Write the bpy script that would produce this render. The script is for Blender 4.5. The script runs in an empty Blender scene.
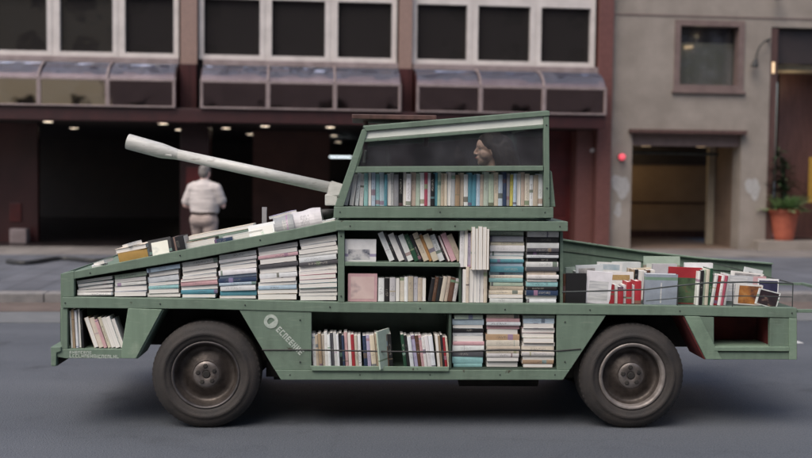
import bpy, bmesh, math, random
from mathutils import Vector, Matrix, noise
R = math.radians
random.seed(11)
scene = bpy.context.scene
COL = scene.collection

# ------------------------------------------------------------------ camera
F = 1069.0                       # focal length in pixels of an 812 px wide picture
CAM = Vector((0, 0, 1.70))
pitch = math.atan(57.0 / F); roll = 0.0115
fwd = Vector((0, math.cos(pitch), -math.sin(pitch)))
U0 = Vector((0, math.sin(pitch), math.cos(pitch))); X0 = Vector((1, 0, 0))
right = X0 * math.cos(roll) + U0 * math.sin(roll)
up = -X0 * math.sin(roll) + U0 * math.cos(roll)
cd = bpy.data.cameras.new('camera'); cam = bpy.data.objects.new('camera', cd); COL.objects.link(cam)
m3 = Matrix((right, up, -fwd)).transposed()
cam.matrix_world = Matrix.Translation(CAM) @ m3.to_4x4()
cd.sensor_width = 36; cd.lens = 36 * F / 812; cd.clip_start = .1; cd.clip_end = 2000
cd.dof.use_dof = True; cd.dof.focus_distance = 7.1; cd.dof.aperture_fstop = 1.25
scene.camera = cam

def ray(px, py): return fwd * F + right * (px - 406) + up * (229 - py)
class Frame:                     # a vertical plane frame: s along, d into the picture, z up
    def __init__(self, o, yaw):
        self.o = Vector(o); self.yaw = yaw
        self.S = Vector((math.cos(yaw), math.sin(yaw), 0)); self.D = Vector((-math.sin(yaw), math.cos(yaw), 0))
        self.M = Matrix.Translation(self.o) @ Matrix.Rotation(yaw, 4, 'Z')
    def __call__(self, px, py, d=0.0):
        r = ray(px, py); t = (d - (CAM - self.o).dot(self.D)) / r.dot(self.D)
        p = CAM + r * t - self.o
        return (p.dot(self.S), p.z)
    def ground(self, px, py, z=0.0):
        r = ray(px, py); t = (z - CAM.z) / r.z; p = CAM + r * t - self.o
        return (p.dot(self.S), p.dot(self.D))
V = Frame((0, 7.0, 0), R(2.6))
B = Frame((0, 22.2, 0), R(5.8))

# ------------------------------------------------------------------ materials
def new_mat(name):
    m = bpy.data.materials.new(name); m.use_nodes = True
    nt = m.node_tree; b = nt.nodes['Principled BSDF']
    return m, nt, b
def N(nt, t, **kw):
    n = nt.nodes.new(t)
    for k, v in kw.items():
        if k.startswith('i_'): n.inputs[int(k[2:]) if k[2:].isdigit() else k[2:]].default_value = v
        else: setattr(n, k, v)
    return n
def ramp(nt, src, stops):
    r = nt.nodes.new('ShaderNodeValToRGB'); e = r.color_ramp.elements
    while len(e) < len(stops): e.new(.5)
    for k, (p, c) in enumerate(stops):
        e[k].position = p; e[k].color = (c[0], c[1], c[2], 1) if isinstance(c, (tuple, list)) else (c, c, c, 1)
    nt.links.new(src, r.inputs[0]); return r
def varied(name, c1, c2, scale=4.0, rough=.6, rough2=None, bump=.15, bscale=60, metal=0, spec=.5, stretch=None, detail=6, c3=None):
    m, nt, b = new_mat(name); L = nt.links.new
    tc = N(nt, 'ShaderNodeTexCoord'); src = tc.outputs['Object']
    if stretch:
        mp = N(nt, 'ShaderNodeMapping'); mp.inputs['Scale'].default_value = stretch; L(src, mp.inputs[0]); src = mp.outputs[0]
    n1 = N(nt, 'ShaderNodeTexNoise'); n1.inputs['Scale'].default_value = scale; n1.inputs['Detail'].default_value = detail; n1.inputs['Roughness'].default_value = .6
    L(src, n1.inputs['Vector'])
    st = [(.35, c1), (.65, c2)] if c3 is None else [(.32, c1), (.58, c2), (.72, c3)]
    r = ramp(nt, n1.outputs[0], st); L(r.outputs[0], b.inputs['Base Color'])
    rr = ramp(nt, n1.outputs[0], [(.3, rough), (.7, rough2 if rough2 is not None else rough)]); L(rr.outputs[0], b.inputs['Roughness'])
    b.inputs['Metallic'].default_value = metal; b.inputs['Specular IOR Level'].default_value = spec
    if bump:
        n2 = N(nt, 'ShaderNodeTexNoise'); n2.inputs['Scale'].default_value = bscale; n2.inputs['Detail'].default_value = 4
        L(src, n2.inputs['Vector'])
        bp = N(nt, 'ShaderNodeBump'); bp.inputs['Strength'].default_value = bump; bp.inputs['Distance'].default_value = .01
        L(n2.outputs[0], bp.inputs['Height']); L(bp.outputs[0], b.inputs['Normal'])
    return m
def emit(name, c, s):
    m, nt, b = new_mat(name); b.inputs['Base Color'].default_value = (*c, 1)
    b.inputs['Emission Color'].default_value = (*c, 1); b.inputs['Emission Strength'].default_value = s; return m

def paint_mat(name, base, worn, dirt):
    m, nt, b = new_mat(name); L = nt.links.new
    tc = N(nt, 'ShaderNodeTexCoord')
    n1 = N(nt, 'ShaderNodeTexNoise'); n1.inputs['Scale'].default_value = 3.2; n1.inputs['Detail'].default_value = 8; n1.inputs['Roughness'].default_value = .65
    L(tc.outputs['Object'], n1.inputs['Vector'])
    r = ramp(nt, n1.outputs[0], [(.30, dirt), (.48, base), (.62, base), (.80, worn)])
    # long brushed / scraped marks
    mp = N(nt, 'ShaderNodeMapping'); mp.inputs['Scale'].default_value = (3, 3, 26); mp.inputs['Rotation'].default_value = (0, .25, 0); L(tc.outputs['Object'], mp.inputs[0])
    n2 = N(nt, 'ShaderNodeTexNoise'); n2.inputs['Scale'].default_value = 3; n2.inputs['Detail'].default_value = 7; L(mp.outputs[0], n2.inputs['Vector'])
    r2 = ramp(nt, n2.outputs[0], [(.56, 0.0), (.74, 1.0)])
    mx = N(nt, 'ShaderNodeMix', data_type='RGBA'); mx.inputs[7].default_value = (*worn, 1)
    sc_ = N(nt, 'ShaderNodeMath', operation='MULTIPLY'); sc_.inputs[1].default_value = .45; L(r2.outputs[0], sc_.inputs[0])
    L(sc_.outputs[0], mx.inputs[0]); L(r.outputs[0], mx.inputs[6])
    mpv = N(nt, 'ShaderNodeMapping'); mpv.inputs['Scale'].default_value = (16, 16, 1.6); L(tc.outputs['Object'], mpv.inputs[0])
    nv_ = N(nt, 'ShaderNodeTexNoise'); nv_.inputs['Scale'].default_value = 1.4; nv_.inputs['Detail'].default_value = 6; L(mpv.outputs[0], nv_.inputs['Vector'])
    rv = ramp(nt, nv_.outputs[0], [(.30, .72), (.52, 1.0), (.75, 1.12)])
    mv = N(nt, 'ShaderNodeMix', data_type='RGBA', blend_type='MULTIPLY'); mv.inputs[0].default_value = .45; L(mx.outputs[2], mv.inputs[6]); L(rv.outputs[0], mv.inputs[7]); mx = mv
    # chips to rust
    n3 = N(nt, 'ShaderNodeTexNoise'); n3.inputs['Scale'].default_value = 14; n3.inputs['Detail'].default_value = 5; L(tc.outputs['Object'], n3.inputs['Vector'])
    r3 = ramp(nt, n3.outputs[0], [(.70, 0.0), (.735, 1.0)])
    mx2 = N(nt, 'ShaderNodeMix', data_type='RGBA'); mx2.inputs[7].default_value = (.05, .05, .035, 1)
    L(r3.outputs[0], mx2.inputs[0]); L(mx.outputs[2], mx2.inputs[6]); L(mx2.outputs[2], b.inputs['Base Color'])
    rr = ramp(nt, n1.outputs[0], [(.3, .7), (.7, .42)]); L(rr.outputs[0], b.inputs['Roughness'])
    bp = N(nt, 'ShaderNodeBump'); bp.inputs['Strength'].default_value = .35; bp.inputs['Distance'].default_value = .012
    n4 = N(nt, 'ShaderNodeTexNoise'); n4.inputs['Scale'].default_value = 6; n4.inputs['Detail'].default_value = 3; L(tc.outputs['Object'], n4.inputs['Vector'])
    L(n4.outputs[0], bp.inputs['Height']); L(bp.outputs[0], b.inputs['Normal'])
    return m
M = {}
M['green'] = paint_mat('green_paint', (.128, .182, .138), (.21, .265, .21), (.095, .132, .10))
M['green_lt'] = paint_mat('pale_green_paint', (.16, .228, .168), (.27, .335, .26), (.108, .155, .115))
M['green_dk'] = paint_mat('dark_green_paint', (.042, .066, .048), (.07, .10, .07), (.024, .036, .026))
M['inside_red'] = varied('dark_red_lining', (.07, .012, .014), (.16, .022, .018), 5, .8)
M['white_strip'] = varied('white_strip_panel', (.62, .66, .60), (.72, .74, .68), 8, .6, bump=.05)
M['gunwhite'] = varied('chipped_white_paint', (.36, .36, .34), (.46, .46, .44), 9, .5, .4, .1, 30, c3=(.27, .26, .24), stretch=(1, 4, 4))
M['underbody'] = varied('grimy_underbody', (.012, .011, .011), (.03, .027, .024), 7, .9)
M['tyre'] = varied('dusty_tyre_rubber', (.016, .0145, .0145), (.038, .032, .029), 5, .75, .9, .25, 90)
M['rim_dk'] = varied('grimy_steel', (.035, .028, .025), (.09, .075, .066), 14, .55, .4, .2, 60, metal=.5)
M['rim_lt'] = varied('bare_steel', (.09, .075, .068), (.21, .19, .18), 12, .45, .35, .1, 60, metal=.6)
M['rim_pale'] = varied('pale_rim_edge', (.12, .105, .098), (.25, .225, .21), 9, .5, .4, .1, 60, metal=.3)
M['rim_ring'] = varied('dull_rim_edge', (.055, .05, .05), (.11, .10, .10), 12, .5, .4, .1, 60, metal=.6)
M['black'] = varied('black_rubber', (.008, .008, .008), (.015, .015, .015), 9, .6)
M['wire'] = varied('dark_wire', (.03, .035, .035), (.06, .07, .065), 9, .5, metal=.4)
M['decal'] = varied('white_decal', (.31, .37, .32), (.46, .50, .46), 40, .6, bump=0)

# book cover: colour of each object, bands and small marks laid out from its own random number
def book_mat():
    m, nt, b = new_mat('book_cover'); L = nt.links.new
    oi = N(nt, 'ShaderNodeObjectInfo'); tc = N(nt, 'ShaderNodeTexCoord'); sx = N(nt, 'ShaderNodeSeparateXYZ'); L(tc.outputs['Generated'], sx.inputs[0])
    def math_(op, a, b_=None, c=None):
        n = N(nt, 'ShaderNodeMath', operation=op)
        for k, v in enumerate((a, b_, c)):
            if v is None: continue
            if isinstance(v, (int, float)): n.inputs[k].default_value = v
            else: L(v, n.inputs[k])
        return n.outputs[0]
    rnd = oi.outputs['Random']
    def rnd_k(k): return math_('FRACT', math_('MULTIPLY', rnd, k))
    hsv = N(nt, 'ShaderNodeSeparateColor', mode='HSV'); L(oi.outputs['Color'], hsv.inputs[0])
    lum = hsv.outputs[2]
    light = math_('GREATER_THAN', lum, .3)
    # accent colour
    cc = N(nt, 'ShaderNodeCombineColor', mode='HSV'); L(rnd_k(37.7), cc.inputs[0]); cc.inputs[1].default_value = .45
    L(math_('ADD', math_('MULTIPLY', rnd_k(91.3), .35), .04), cc.inputs[2])
    pos = rnd_k(13.1); w = math_('MULTIPLY', rnd_k(57.9), .09)
    band = math_('LESS_THAN', math_('ABSOLUTE', math_('SUBTRACT', sx.outputs[0], pos)), w)
    use = math_('GREATER_THAN', rnd_k(7.3), .45)
    mA = N(nt, 'ShaderNodeMix', data_type='RGBA'); L(math_('MULTIPLY', math_('MULTIPLY', band, use), .8), mA.inputs[0]); L(oi.outputs['Color'], mA.inputs[6]); L(cc.outputs[0], mA.inputs[7])
    # little title marks
    n = N(nt, 'ShaderNodeTexNoise'); n.inputs['Scale'].default_value = 1.0; n.inputs['Detail'].default_value = 1
    mp = N(nt, 'ShaderNodeMapping'); mp.inputs['Scale'].default_value = (140, 60, 210); L(tc.outputs['Object'], mp.inputs[0]); L(mp.outputs[0], n.inputs['Vector'])
    tpos = math_('ADD', math_('MULTIPLY', rnd_k(21.7), .3), .35); tw = math_('ADD', math_('MULTIPLY', rnd_k(33.9), .2), .08)
    zone = math_('LESS_THAN', math_('ABSOLUTE', math_('SUBTRACT', sx.outputs[0], tpos)), tw)
    zz = math_('LESS_THAN', math_('ABSOLUTE', math_('SUBTRACT', sx.outputs[2], .5)), .24)
    mark = math_('MULTIPLY', math_('MULTIPLY', zone, zz), math_('GREATER_THAN', n.outputs[0], .52))
    ink = N(nt, 'ShaderNodeMix', data_type='RGBA'); L(light, ink.inputs[0]); ink.inputs[6].default_value = (.5, .48, .42, 1); ink.inputs[7].default_value = (.08, .08, .09, 1)
    mB = N(nt, 'ShaderNodeMix', data_type='RGBA'); L(math_('MULTIPLY', mark, math_('MULTIPLY', rnd_k(61.3), .6)), mB.inputs[0]); L(mA.outputs[2], mB.inputs[6]); L(ink.outputs[2], mB.inputs[7])
    # wear and grime
    g = N(nt, 'ShaderNodeTexNoise'); g.inputs['Scale'].default_value = 22; g.inputs['Detail'].default_value = 5; L(tc.outputs['Object'], g.inputs['Vector'])
    gr = ramp(nt, g.outputs[0], [(.3, .84), (.6, 1.0)])
    mC = N(nt, 'ShaderNodeMix', data_type='RGBA', blend_type='MULTIPLY'); mC.inputs[0].default_value = .8; L(mB.outputs[2], mC.inputs[6]); L(gr.outputs[0], mC.inputs[7])
    L(mC.outputs[2], b.inputs['Base Color']); b.inputs['Roughness'].default_value = .5
    b.inputs['Specular IOR Level'].default_value = .35
    return m
def page_mat():
    m, nt, b = new_mat('book_pages'); L = nt.links.new
    tc = N(nt, 'ShaderNodeTexCoord'); mp = N(nt, 'ShaderNodeMapping'); mp.inputs['Scale'].default_value = (6, 6, 900); L(tc.outputs['Object'], mp.inputs[0])
    n = N(nt, 'ShaderNodeTexNoise'); n.inputs['Scale'].default_value = 1; n.inputs['Detail'].default_value = 3; L(mp.outputs[0], n.inputs['Vector'])
    r = ramp(nt, n.outputs[0], [(.3, (.52, .50, .46)), (.6, (.76, .745, .71))]); L(r.outputs[0], b.inputs['Base Color']); b.inputs['Roughness'].default_value = .9
    return m
M['cover'] = book_mat(); M['pages'] = page_mat()

# setting materials
def asphalt():
    m, nt, b = new_mat('asphalt'); L = nt.links.new
    tc = N(nt, 'ShaderNodeTexCoord')
    n1 = N(nt, 'ShaderNodeTexNoise'); n1.inputs['Scale'].default_value = .7; n1.inputs['Detail'].default_value = 5
    mp = N(nt, 'ShaderNodeMapping'); mp.inputs['Scale'].default_value = (.35, 1.6, 1); L(tc.outputs['Object'], mp.inputs[0]); L(mp.outputs[0], n1.inputs['Vector'])
    r = ramp(nt, n1.outputs[0], [(.3, (.062, .070, .083)), (.7, (.088, .097, .112))])
    n2 = N(nt, 'ShaderNodeTexNoise'); n2.inputs['Scale'].default_value = 90; n2.inputs['Detail'].default_value = 4; L(tc.outputs['Object'], n2.inputs['Vector'])
    r2 = ramp(nt, n2.outputs[0], [(.3, .60), (.7, 1.35)])
    mx = N(nt, 'ShaderNodeMix', data_type='RGBA', blend_type='MULTIPLY'); mx.inputs[0].default_value = 1; L(r.outputs[0], mx.inputs[6]); L(r2.outputs[0], mx.inputs[7])
    # oil stains
    n3 = N(nt, 'ShaderNodeTexNoise'); n3.inputs['Scale'].default_value = 1.7; n3.inputs['Detail'].default_value = 3; L(tc.outputs['Object'], n3.inputs['Vector'])
    r3 = ramp(nt, n3.outputs[0], [(.62, 1.0), (.75, .6)])
    mx2 = N(nt, 'ShaderNodeMix', data_type='RGBA', blend_type='MULTIPLY'); mx2.inputs[0].default_value = 1; L(mx.outputs[2], mx2.inputs[6]); L(r3.outputs[0], mx2.inputs[7])
    vc = N(nt, 'ShaderNodeTexVoronoi', feature='DISTANCE_TO_EDGE'); vc.inputs['Scale'].default_value = .55
    nw = N(nt, 'ShaderNodeTexNoise'); nw.inputs['Scale'].default_value = 2.5; nw.inputs['Detail'].default_value = 6; L(tc.outputs['Object'], nw.inputs['Vector'])
    mw = N(nt, 'ShaderNodeMix', data_type='RGBA', blend_type='LINEAR_LIGHT'); mw.inputs[0].default_value = .35; L(tc.outputs['Object'], mw.inputs[6]); L(nw.outputs[1], mw.inputs[7]); L(mw.outputs[2], vc.inputs['Vector'])
    rc = ramp(nt, vc.outputs[0], [(.004, .55), (.014, 1.0)])
    mx3 = N(nt, 'ShaderNodeMix', data_type='RGBA', blend_type='MULTIPLY'); mx3.inputs[0].default_value = .22; L(mx2.outputs[2], mx3.inputs[6]); L(rc.outputs[0], mx3.inputs[7]); mx2 = mx3
    L(mx2.outputs[2], b.inputs['Base Color']); b.inputs['Roughness'].default_value = .62
    v = N(nt, 'ShaderNodeTexVoronoi'); v.inputs['Scale'].default_value = 110; L(tc.outputs['Object'], v.inputs['Vector'])
    bp = N(nt, 'ShaderNodeBump'); bp.inputs['Strength'].default_value = .5; bp.inputs['Distance'].default_value = .006
    L(v.outputs[0], bp.inputs['Height']); L(bp.outputs[0], b.inputs['Normal'])
    return m
M['asphalt'] = asphalt()
def tiles(name, c1, c2, size=.4, mortar=.02):
    m, nt, b = new_mat(name); L = nt.links.new
    tc = N(nt, 'ShaderNodeTexCoord')
    br = N(nt, 'ShaderNodeTexBrick'); br.offset = 0; br.inputs['Scale'].default_value = 1; br.inputs['Brick Width'].default_value = size; br.inputs['Row Height'].default_value = size
    br.inputs['Mortar Size'].default_value = mortar * .5; br.inputs['Color1'].default_value = (*c1, 1); br.inputs['Color2'].default_value = (*c2, 1)
    br.inputs['Mortar'].default_value = (c1[0] * .45, c1[1] * .45, c1[2] * .45, 1); L(tc.outputs['Object'], br.inputs['Vector'])
    n = N(nt, 'ShaderNodeTexNoise'); n.inputs['Scale'].default_value = 1.3; n.inputs['Detail'].default_value = 6; L(tc.outputs['Object'], n.inputs['Vector'])
    r = ramp(nt, n.outputs[0], [(.3, .65), (.65, 1.1)])
    mx = N(nt, 'ShaderNodeMix', data_type='RGBA', blend_type='MULTIPLY'); mx.inputs[0].default_value = 1; L(br.outputs[0], mx.inputs[6]); L(r.outputs[0], mx.inputs[7])
    L(mx.outputs[2], b.inputs['Base Color']); b.inputs['Roughness'].default_value = .7
    return m
M['paving'] = tiles('grey_paving', (.085, .093, .112), (.105, .112, .132))
M['paving_lt'] = tiles('pale_paving', (.15, .135, .13), (.18, .165, .155), .6)
M['kerb'] = varied('granite_kerb', (.13, .125, .125), (.19, .18, .175), 6, .8)
M['kerb_brown'] = varied('brown_stained_gutter', (.078, .058, .050), (.115, .088, .076), 3, .85)
M['gutter'] = varied('concrete_gutter', (.095, .10, .105), (.125, .13, .135), 2.5, .85)
M['lanepaint'] = varied('road_paint', (.35, .35, .35), (.6, .6, .6), 12, .7)
M['granite_red'] = tiles('dark_red_granite', (.045, .014, .014), (.060, .019, .018), 1.1, .02)
M['granite_red'].node_tree.nodes['Principled BSDF'].inputs['Roughness'].default_value = .3
M['granite_pink'] = varied('brown_pink_granite', (.19, .125, .105), (.26, .175, .145), 30, .35, bump=0)
M['pier_red'] = varied('red_brown_granite', (.095, .040, .035), (.14, .060, .052), 22, .35, bump=0)
M['door_red'] = varied('red_lacquered_door', (.050, .008, .008), (.085, .012, .011), 3, .35, bump=.05)
M['beam_red'] = varied('dark_red_beam', (.026, .0085, .009), (.042, .012, .012), 4, .4, bump=.03)
M['soffit'] = varied('dark_soffit', (.030, .025, .024), (.045, .036, .034), 3, .6)
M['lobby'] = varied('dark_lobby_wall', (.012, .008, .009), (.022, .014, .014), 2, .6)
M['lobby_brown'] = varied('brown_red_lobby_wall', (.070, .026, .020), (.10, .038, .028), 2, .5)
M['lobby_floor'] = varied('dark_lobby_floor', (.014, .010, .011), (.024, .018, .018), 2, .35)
M['frame_white'] = varied('pale_window_frame', (.42, .385, .365), (.52, .48, .455), 3, .5, bump=.03)
M['frame_grey'] = varied('pinkish_metal_frame', (.20, .155, .15), (.28, .225, .22), 5, .45, bump=.02, metal=.2)
def pane_mat(name, c, rough=.04, spec=.6, wob=.25):
    m, nt, b = new_mat(name); L = nt.links.new
    b.inputs['Base Color'].default_value = (*c, 1); b.inputs['Roughness'].default_value = rough; b.inputs['Specular IOR Level'].default_value = spec
    tc = N(nt, 'ShaderNodeTexCoord'); n = N(nt, 'ShaderNodeTexNoise'); n.inputs['Scale'].default_value = 1.1; n.inputs['Detail'].default_value = 2; L(tc.outputs['Object'], n.inputs['Vector'])
    bp = N(nt, 'ShaderNodeBump'); bp.inputs['Strength'].default_value = wob; bp.inputs['Distance'].default_value = .03; L(n.outputs[0], bp.inputs['Height']); L(bp.outputs[0], b.inputs['Normal'])
    return m
M['pane'] = pane_mat('dark_window_pane', (.075, .068, .066), spec=.6, wob=.25); M['pane'].node_tree.nodes['Principled BSDF'].inputs['Metallic'].default_value = .75
M['pane_brown'] = pane_mat('brown_tinted_pane', (.84, .68, .58), spec=.9, wob=.22); M['pane_brown'].node_tree.nodes['Principled BSDF'].inputs['Metallic'].default_value = 1.0
M['pane_top'] = pane_mat('sloping_tinted_pane', (.80, .80, .90), spec=1.0, wob=3); M['pane_top'].node_tree.nodes['Principled BSDF'].inputs['Metallic'].default_value = .9
def thin_glass(name, tint=(.90, .92, .91), mixf=.03, veil=.055):
    m, nt, b = new_mat(name); L = nt.links.new
    nt.nodes.remove(b); out = [n for n in nt.nodes if n.type == 'OUTPUT_MATERIAL'][0]
    t = N(nt, 'ShaderNodeBsdfTransparent'); t.inputs[0].default_value = (*tint, 1)
    g = N(nt, 'ShaderNodeBsdfGlossy'); g.inputs['Roughness'].default_value = .06
    lw = N(nt, 'ShaderNodeFresnel'); lw.inputs[0].default_value = 1.5
    ad = N(nt, 'ShaderNodeMath', operation='ADD'); ad.inputs[1].default_value = mixf; L(lw.outputs[0], ad.inputs[0])
    d = N(nt, 'ShaderNodeBsdfDiffuse'); d.inputs[0].default_value = (.36, .36, .40, 1)  # grey diffuse veil painted over the glass in place of soft reflections
    tcn = N(nt, 'ShaderNodeTexCoord'); n = N(nt, 'ShaderNodeTexNoise'); n.inputs['Scale'].default_value = 3.5; n.inputs['Detail'].default_value = 5; L(tcn.outputs['Object'], n.inputs['Vector'])
    rr = ramp(nt, n.outputs[0], [(.40, veil * .6), (.75, veil * 3.0)])
    m0 = N(nt, 'ShaderNodeMixShader'); L(rr.outputs[0], m0.inputs[0]); L(t.outputs[0], m0.inputs[1]); L(d.outputs[0], m0.inputs[2])
    mx = N(nt, 'ShaderNodeMixShader'); L(ad.outputs[0], mx.inputs[0]); L(m0.outputs[0], mx.inputs[1]); L(g.outputs[0], mx.inputs[2]); L(mx.outputs[0], out.inputs[0])
    return m
M['glass'] = thin_glass('veiled_plexiglass')
M['render_grey'] = varied('grey_brown_render', (.18, .155, .133), (.245, .213, .186), 1.4, .85, bump=.25, bscale=14, detail=9)
M['render_brown'] = varied('brown_trim', (.11, .075, .068), (.15, .105, .095), 5, .6)
M['ochre'] = varied('ochre_wall', (.34, .24, .155), (.42, .30, .195), 1.5, .8)
M['brown_wall'] = varied('brown_garage_wall', (.10, .068, .05), (.14, .095, .07), 2, .8)
M['cream_post'] = varied('cream_post', (.26, .22, .16), (.32, .27, .20), 3, .6)
M['curtain'] = varied('pale_curtain', (.42, .38, .27), (.52, .47, .35), 3, .8, stretch=(7, 1, .3))
M['wood_dk'] = varied('dark_brown_wood', (.050, .024, .020), (.085, .042, .035), 3, .5, stretch=(6, 6, 1))
M['wood_md'] = varied('reddish_wood_panel', (.08, .036, .030), (.12, .056, .046), 3, .5, stretch=(6, 6, 1))
M['smear'] = varied('pale_plaster_smear', (.25, .24, .235), (.33, .32, .31), 14, .9)
M['terracotta'] = varied('terracotta', (.26, .060, .032), (.34, .085, .045), 9, .7)
M['leaf'] = varied('green_leaf', (.10, .18, .06), (.25, .34, .17), 8, .5, bump=0)
M['leaf_dk'] = varied('dark_leaf', (.012, .03, .012), (.03, .06, .022), 8, .5, bump=0)
M['soil'] = varied('soil', (.02, .015, .01), (.04, .03, .02), 20, .9)
M['skin'] = varied('skin', (.72, .46, .38), (.76, .50, .42), 6, .5, bump=.03)
M['hair_grey'] = varied('grey_hair', (.09, .08, .075), (.17, .155, .145), 40, .6, stretch=(1, 1, .3))
M['hair_dk'] = varied('dark_brown_hair', (.010, .006, .005), (.028, .016, .012), 40, .75, stretch=(1, 1, .3))
M['shirt'] = varied('white_shirt', (.38, .345, .33), (.45, .41, .395), 4, .8, bump=.3, bscale=9)
M['trousers'] = varied('off_white_trousers', (.27, .215, .19), (.32, .26, .235), 4, .8, bump=.3, bscale=9)
M['leather'] = varied('brown_leather', (.03, .018, .014), (.05, .03, .02), 9, .5)
M['blouse'] = varied('dark_blouse', (.03, .028, .04), (.05, .045, .06), 4, .8)
M['eye'] = varied('eye_white', (.6, .58, .56), (.66, .64, .62), 4, .3, bump=0)
M['beige_facade'] = varied('beige_facade', (.74, .58, .34), (.80, .66, .42), 1, .8)
M['brown_facade'] = varied('brown_facade', (.13, .085, .075), (.18, .12, .105), 1, .8)
M['downlight'] = emit('downlight_glow', (1.0, .82, .62), 4.5)
M['tube'] = emit('fluorescent_glow', (.85, .95, 1.0), 1.4)
M['warm_bulb'] = emit('warm_bulb_glow', (.8, .56, .34), .45)
M['red_lamp'] = emit('red_lamp_glow', (.9, .10, .14), .35)
M['plate_pale'] = varied('pale_plate', (.45, .42, .42), (.55, .52, .52), 9, .5)
M['yellow_panel'] = varied('yellow_panel', (.25, .14, .015), (.30, .17, .02), 9, .5)

# ------------------------------------------------------------------ helpers
def link(name, bm, mat, parent=None, mats=None, smooth=False, loc=None):
    me = bpy.data.meshes.new(name); bmesh.ops.recalc_face_normals(bm, faces=bm.faces); bm.to_mesh(me); bm.free()
    for q in (mats or [mat]): me.materials.append(q)
    if smooth:
        for p in me.polygons: p.use_smooth = True
    o = bpy.data.objects.new(name, me); COL.objects.link(o)
    if parent: o.parent = parent
    if loc is not None: o.location = loc
    return o
def empty(name, loc=(0, 0, 0), rz=0):
    o = bpy.data.objects.new(name, None); COL.objects.link(o); o.location = loc; o.rotation_euler = (0, 0, rz); o.empty_display_size = .2
    return o
def tag(o, label, cat, group=None):
    o['label'] = label; o['category'] = cat
    if group: o['group'] = group
    return o
def struct(o, kind='structure'): o['kind'] = kind; return o
def prism(bm, pts, d0, d1, bev=0, mi=0):
    """polygon given in (s,z) extruded from depth d0 to d1"""
    a = [bm.verts.new((p[0], d0, p[1])) for p in pts]; b = [bm.verts.new((p[0], d1, p[1])) for p in pts]
    n = len(pts); fs = [bm.faces.new(a), bm.faces.new(b[::-1])]
    for k in range(n): fs.append(bm.faces.new((a[k], b[k], b[(k + 1) % n], a[(k + 1) % n])))
    for f in fs: f.material_index = mi
    if bev:
        es = list({e for f in fs for e in f.edges})
        bmesh.ops.recalc_face_normals(bm, faces=fs)
        bmesh.ops.bevel(bm, geom=es, offset=bev, segments=2, affect='EDGES', profile=.6)
    return bm
def box(bm, s0, s1, d0, d1, z0, z1, bev=0, mi=0):
    return prism(bm, [(s0, z0), (s1, z0), (s1, z1), (s0, z1)], d0, d1, bev, mi)
def tube(bm, a, b, ra, rb=None, n=12, cap=True):
    rb = ra if rb is None else rb; a = Vector(a); b = Vector(b); ax = (b - a).normalized()
    t = Vector((0, 0, 1)) if abs(ax.z) < .9 else Vector((1, 0, 0)); u = ax.cross(t).normalized(); v = ax.cross(u)
    A = []; Bv = []
    for k in range(n):
        c = math.cos(2 * math.pi * k / n); s = math.sin(2 * math.pi * k / n)
        A.append(bm.verts.new(a + (u * c + v * s) * ra)); Bv.append(bm.verts.new(b + (u * c + v * s) * rb))
    for k in range(n): bm.faces.new((A[k], A[(k + 1) % n], Bv[(k + 1) % n], Bv[k]))
    if cap: bm.faces.new(A[::-1]); bm.faces.new(Bv)
def path_tube(bm, pts, r, n=8):
    for k in range(len(pts) - 1): tube(bm, pts[k], pts[k + 1], r, r, n)
def lathe(bm, prof, n=64, center=(0, 0, 0), axis='Y'):
    """prof: list of (radius, along). closed at ends only if radius 0"""
    rings = []
    for r, y in prof:
        if r < 1e-6: rings.append([bm.verts.new((center[0], center[1] + y, center[2]))] if axis == 'Y' else [bm.verts.new((center[0], center[1], center[2] + y))]); continue
        ring = []
        for k in range(n):
            a = 2 * math.pi * k / n
            if axis == 'Y': ring.append(bm.verts.new((center[0] + r * math.cos(a), center[1] + y, center[2] + r * math.sin(a))))
            else: ring.append(bm.verts.new((center[0] + r * math.cos(a), center[1] + r * math.sin(a), center[2] + y)))
        rings.append(ring)
    for A, Bq in zip(rings, rings[1:]):
        for k in range(n):
            q = (k + 1) % n
            if len(A) == 1 and len(Bq) == 1: continue
            if len(A) == 1: bm.faces.new((A[0], Bq[k], Bq[q]))
            elif len(Bq) == 1: bm.faces.new((A[k], A[q], Bq[0]))
            else: bm.faces.new((A[k], A[q], Bq[q], Bq[k]))
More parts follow.
